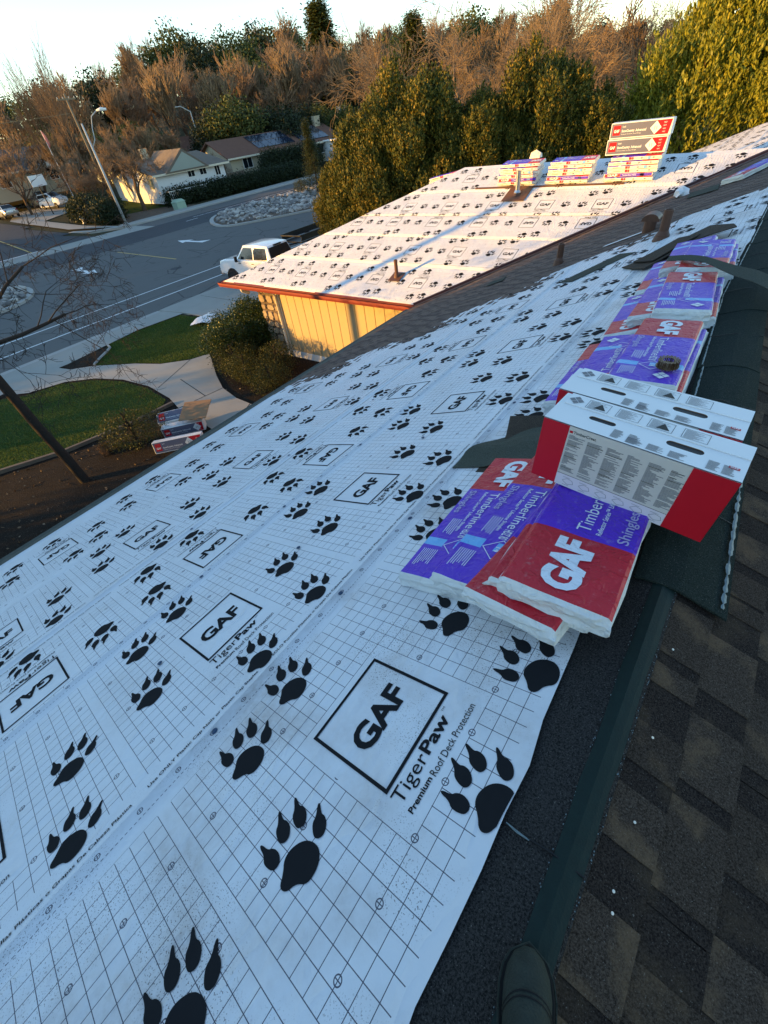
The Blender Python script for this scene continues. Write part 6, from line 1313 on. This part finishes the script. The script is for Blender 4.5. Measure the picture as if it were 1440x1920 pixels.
def wood(kind, th, d, top, s_r=1.0, k=[0], lab=None):
    """a tree in direction th, d metres off, its top at elevation angle `top` seen from the roof"""
    k[0] += 1; x, y = polar(th, d); z = terr(x, y); h = max(3.0, d*math.tan(R_(top))+CAMZ-z); rz = k[0]*1.7
    L_ = {'bare': ('bare_tree', 'leafless brown tree on the wooded hillside', [('trunk', BT[k[0] % 4][0]), ('crown', BT[k[0] % 4][1])], 9.2), 'pop': ('bare_tree', 'tall leafless tree with upright branches at the upper left', [('trunk', POP[0]), ('crown', POP[1])], 16.0), 'arc': ('bare_tree', 'leafless arching tree behind the juniper hedge', [('trunk', ARC[k[0] % 2][0]), ('crown', ARC[k[0] % 2][1])], 9.5), 'oak': ('evergreen_tree', 'green evergreen tree on the wooded hillside', [('trunk', OT), ('crown', OAK[0])], 10.8), 'oak2': ('evergreen_tree', 'green evergreen tree on the wooded hillside', [('trunk', OT), ('crown', OAK[2])], 11.5), 'dark': ('evergreen_tree', 'dark evergreen tree low on the slope behind the houses', [('trunk', OT), ('crown', OAK[1])], 11.0), 'con': ('conifer_tree', 'conifer rising above the woods', [('trunk', CT), ('crown', CON)], 20.0)}[kind]
    hm_ = max(max_z(me) for nm, me in L_[2]); s = h/hm_; r_ = s*s_r; lm = place_label(L_[1], th, d) if lab is None and kind in ('bare', 'oak', 'oak2', 'dark') else L_[1]; e = empty(L_[0], Matrix.Translation((x, y, z-.2)) @ Matrix.Rotation(rz, 4, 'Z') @ Matrix.Diagonal((r_, r_, s, 1)), lab or lm, 'tree', lm.replace('tree', 'trees', 1) if lab is None else None)
    for nm, me in L_[2]: link(nm, me, e)
    return e
rr = random.Random(77)
sky_e = [(74, 5), (70, 4.6), (66, 4.4), (62, 4.9), (59.5, 5.6), (58.3, 5.9), (56.6, 6.0), (54.7, 7.3), (53, 6.5), (51.2, 6.3), (49.5, 6.6), (47.6, 6.6), (45.8, 6.9), (44.2, 6.8), (42, 5.5), (39.8, 5.2), (38, 5.6), (36, 5.2), (33.5, 5.6), (30.5, 5.0), (28, 5.6), (25, 4.6), (22.5, 4.8), (20, 3.6), (17.5, 3.2), (15, 2.8), (12.5, 2.6), (10, 2.6), (7.5, 2.0), (5, 1.8), (2, 1.5), (-2, 1.3)]
kinds = ['dark', 'bare', 'dark', 'bare', 'bare', 'bare', 'oak', 'oak', 'dark', 'oak2', 'oak', 'dark', 'bare', 'oak2', 'oak', 'bare', 'bare', 'bare', 'oak2', 'bare', 'oak', 'bare', 'oak2', 'bare', 'dark', 'bare', 'oak', 'bare', 'oak', 'bare', 'dark', 'bare']
for (th, el), kd in zip(sky_e, kinds): wood(kd, th, rr.uniform(150, 185), el+(1.0 if th > 58 else .5), 1.15 if kd != 'bare' else .95)
for i in range(34): wood(['bare', 'bare', 'oak', 'bare', 'dark'][i % 5], 75-2.4*i+rr.uniform(-.6, .6), rr.uniform(195, 230), max(.6, np.interp(75-2.4*i, [p[0] for p in sky_e][::-1], [p[1] for p in sky_e][::-1])+.1), 1.3)
wood('con', 41.7, 138, 7.8, 1.7, lab='tallest conifer on the skyline left of the juniper hedge')
wood('con', 33.4, 110, 6.2, 1.5, lab='conifer behind the arching bare tree'); wood('con', 21.0, 105, 5.2, 1.6, lab='conifer above the right half of the juniper hedge')
for th, d, el in [(72, 118, 3.6), (69, 112, 4.0), (66.2, 118, 4.4), (63.4, 112, 4.6), (61.2, 120, 4.0), (59.2, 125, 3.6), (57.0, 112, 4.9), (54.4, 120, 3.9), (52.6, 112, 3.8), (50.6, 118, 4.4), (48.8, 124, 4.2), (47.0, 116, 4.3), (45.2, 112, 4.8), (43.4, 118, 4.2), (40.4, 116, 4.0), (38.4, 120, 4.2), (36.4, 112, 4.0), (34.4, 110, 3.8), (31.6, 112, 3.6), (29, 105, 3.6), (26, 110, 3.2), (23.4, 105, 2.8), (18.6, 100, 2.2), (16, 95, 1.8), (12, 100, 1.6), (8.5, 90, 1.2), (4.5, 95, 1.0), (0, 95, .8)]:
    wood('bare', th, d, el+rr.uniform(-.2, .2)+(1.0 if th < 58 else .8), 1.0); wood(rr.choice(['bare', 'bare', 'oak', 'oak2', 'dark']), th-1.1, d+16, el+rr.uniform(-.2, .3)+(1.2 if th < 58 else 1.2), 1.05)
for th, d, el in [(54.2, 100, 1.6), (52.8, 98, 2.6), (51.0, 96, 3.3), (49.4, 100, 1.9), (47.6, 98, 1.8), (46.0, 96, 1.7), (44.4, 100, 1.6), (42.6, 104, 1.5), (40.6, 104, 1.2), (38.6, 100, .9), (36.5, 96, .6), (34, 90, .4), (31.5, 90, .3), (70.5, 100, 2.2), (67.5, 102, 2.4), (64, 104, 2.0), (61, 106, 2.2), (58.6, 108, 1.6), (28.5, 85, .2), (25, 80, 0), (22, 75, -.4), (19, 70, -.8), (15.5, 66, -1.2), (12, 64, -1.4), (9, 62, -1.6), (5, 60, -1.8)]:
    wood('dark' if rr.random() < .75 else 'oak', th, d, el, 1.25)
for th, d, el in [(71.5, 84, 2.4), (69.6, 90, 2.2), (67.4, 86, 2.0), (65.6, 92, 2.4), (63.2, 88, 2.0), (61.6, 94, 2.4), (59.6, 90, 1.8), (57.9, 95, 1.8), (66.5, 80, 1.0), (64.3, 78, .6), (62.4, 79, .3)]: wood('bare', th, d, el+rr.uniform(-.3, .3), 1.1)
wood('pop', 65.6, 84, 8.2, .9); wood('pop', 67.6, 88, 6.6, .8)
for th, d, el, w in [(32.2, 46, 7.0, 1.1), (28.2, 44, 8.2, .95), (25.2, 47, 8.0, .9), (21.0, 48, 8.4, .95), (18.0, 46, 7.0, .95), (35.2, 48, 5.4, 1.1), (15.2, 50, 6.4, 1.0), (23.2, 52, 7.4, 1.0)]: wood('arc', th, d, el, w)
wood('bare', 12.6, 56, 4.6, 1.3, lab='dark leafless oak above the yellow green tree'); wood('arc', 9.4, 60, 3.8, 1.2); wood('arc', 14.8, 58, 2.6, 1.2)
# unseen evergreens added on the sun's side to shade the near roof and street
def shade(m_, al, h, w, lab):
    x = -.751*m_-.66*al; y = .66*m_-.751*al; s = h/11.0
    e = empty('evergreen_tree', Matrix.Translation((x, y, terr(x, y)-.2)) @ Matrix.Rotation(m_, 4, 'Z') @ Matrix.Diagonal((w, w, s, 1)), lab, 'tree', 'unseen evergreens added for shade'); link('trunk', OT, e); link('crown', OAK[1], e)
for m_ in (-9, -6.5, -4, -1.5, 1, 3.4, 4.4): shade(m_, 22, 13.5, 1.0, 'tall unseen evergreen added to shade the near roof')
for m_ in (-7.5, -5, -2.5, 0, 2.2, 4.2): shade(m_, 27, 14.5, 1.0, 'tall unseen evergreen added to shade the near roof')
for m_, al, h_, w_ in ((6.5, 23, 14.5, .72), (7.2, 30, 15.5, .62)): shade(m_, al, h_, w_, 'tall unseen evergreen added to shade the near roof')
for i, m_ in enumerate(range(14, 62, 4)): shade(m_, 34+(i % 3)*4 if m_ > 30 else 52+(i % 3)*3, 8.0 if m_ > 30 else 9.9 if m_ > 20 else 7.6, .95, 'unseen evergreen added to shade the street')
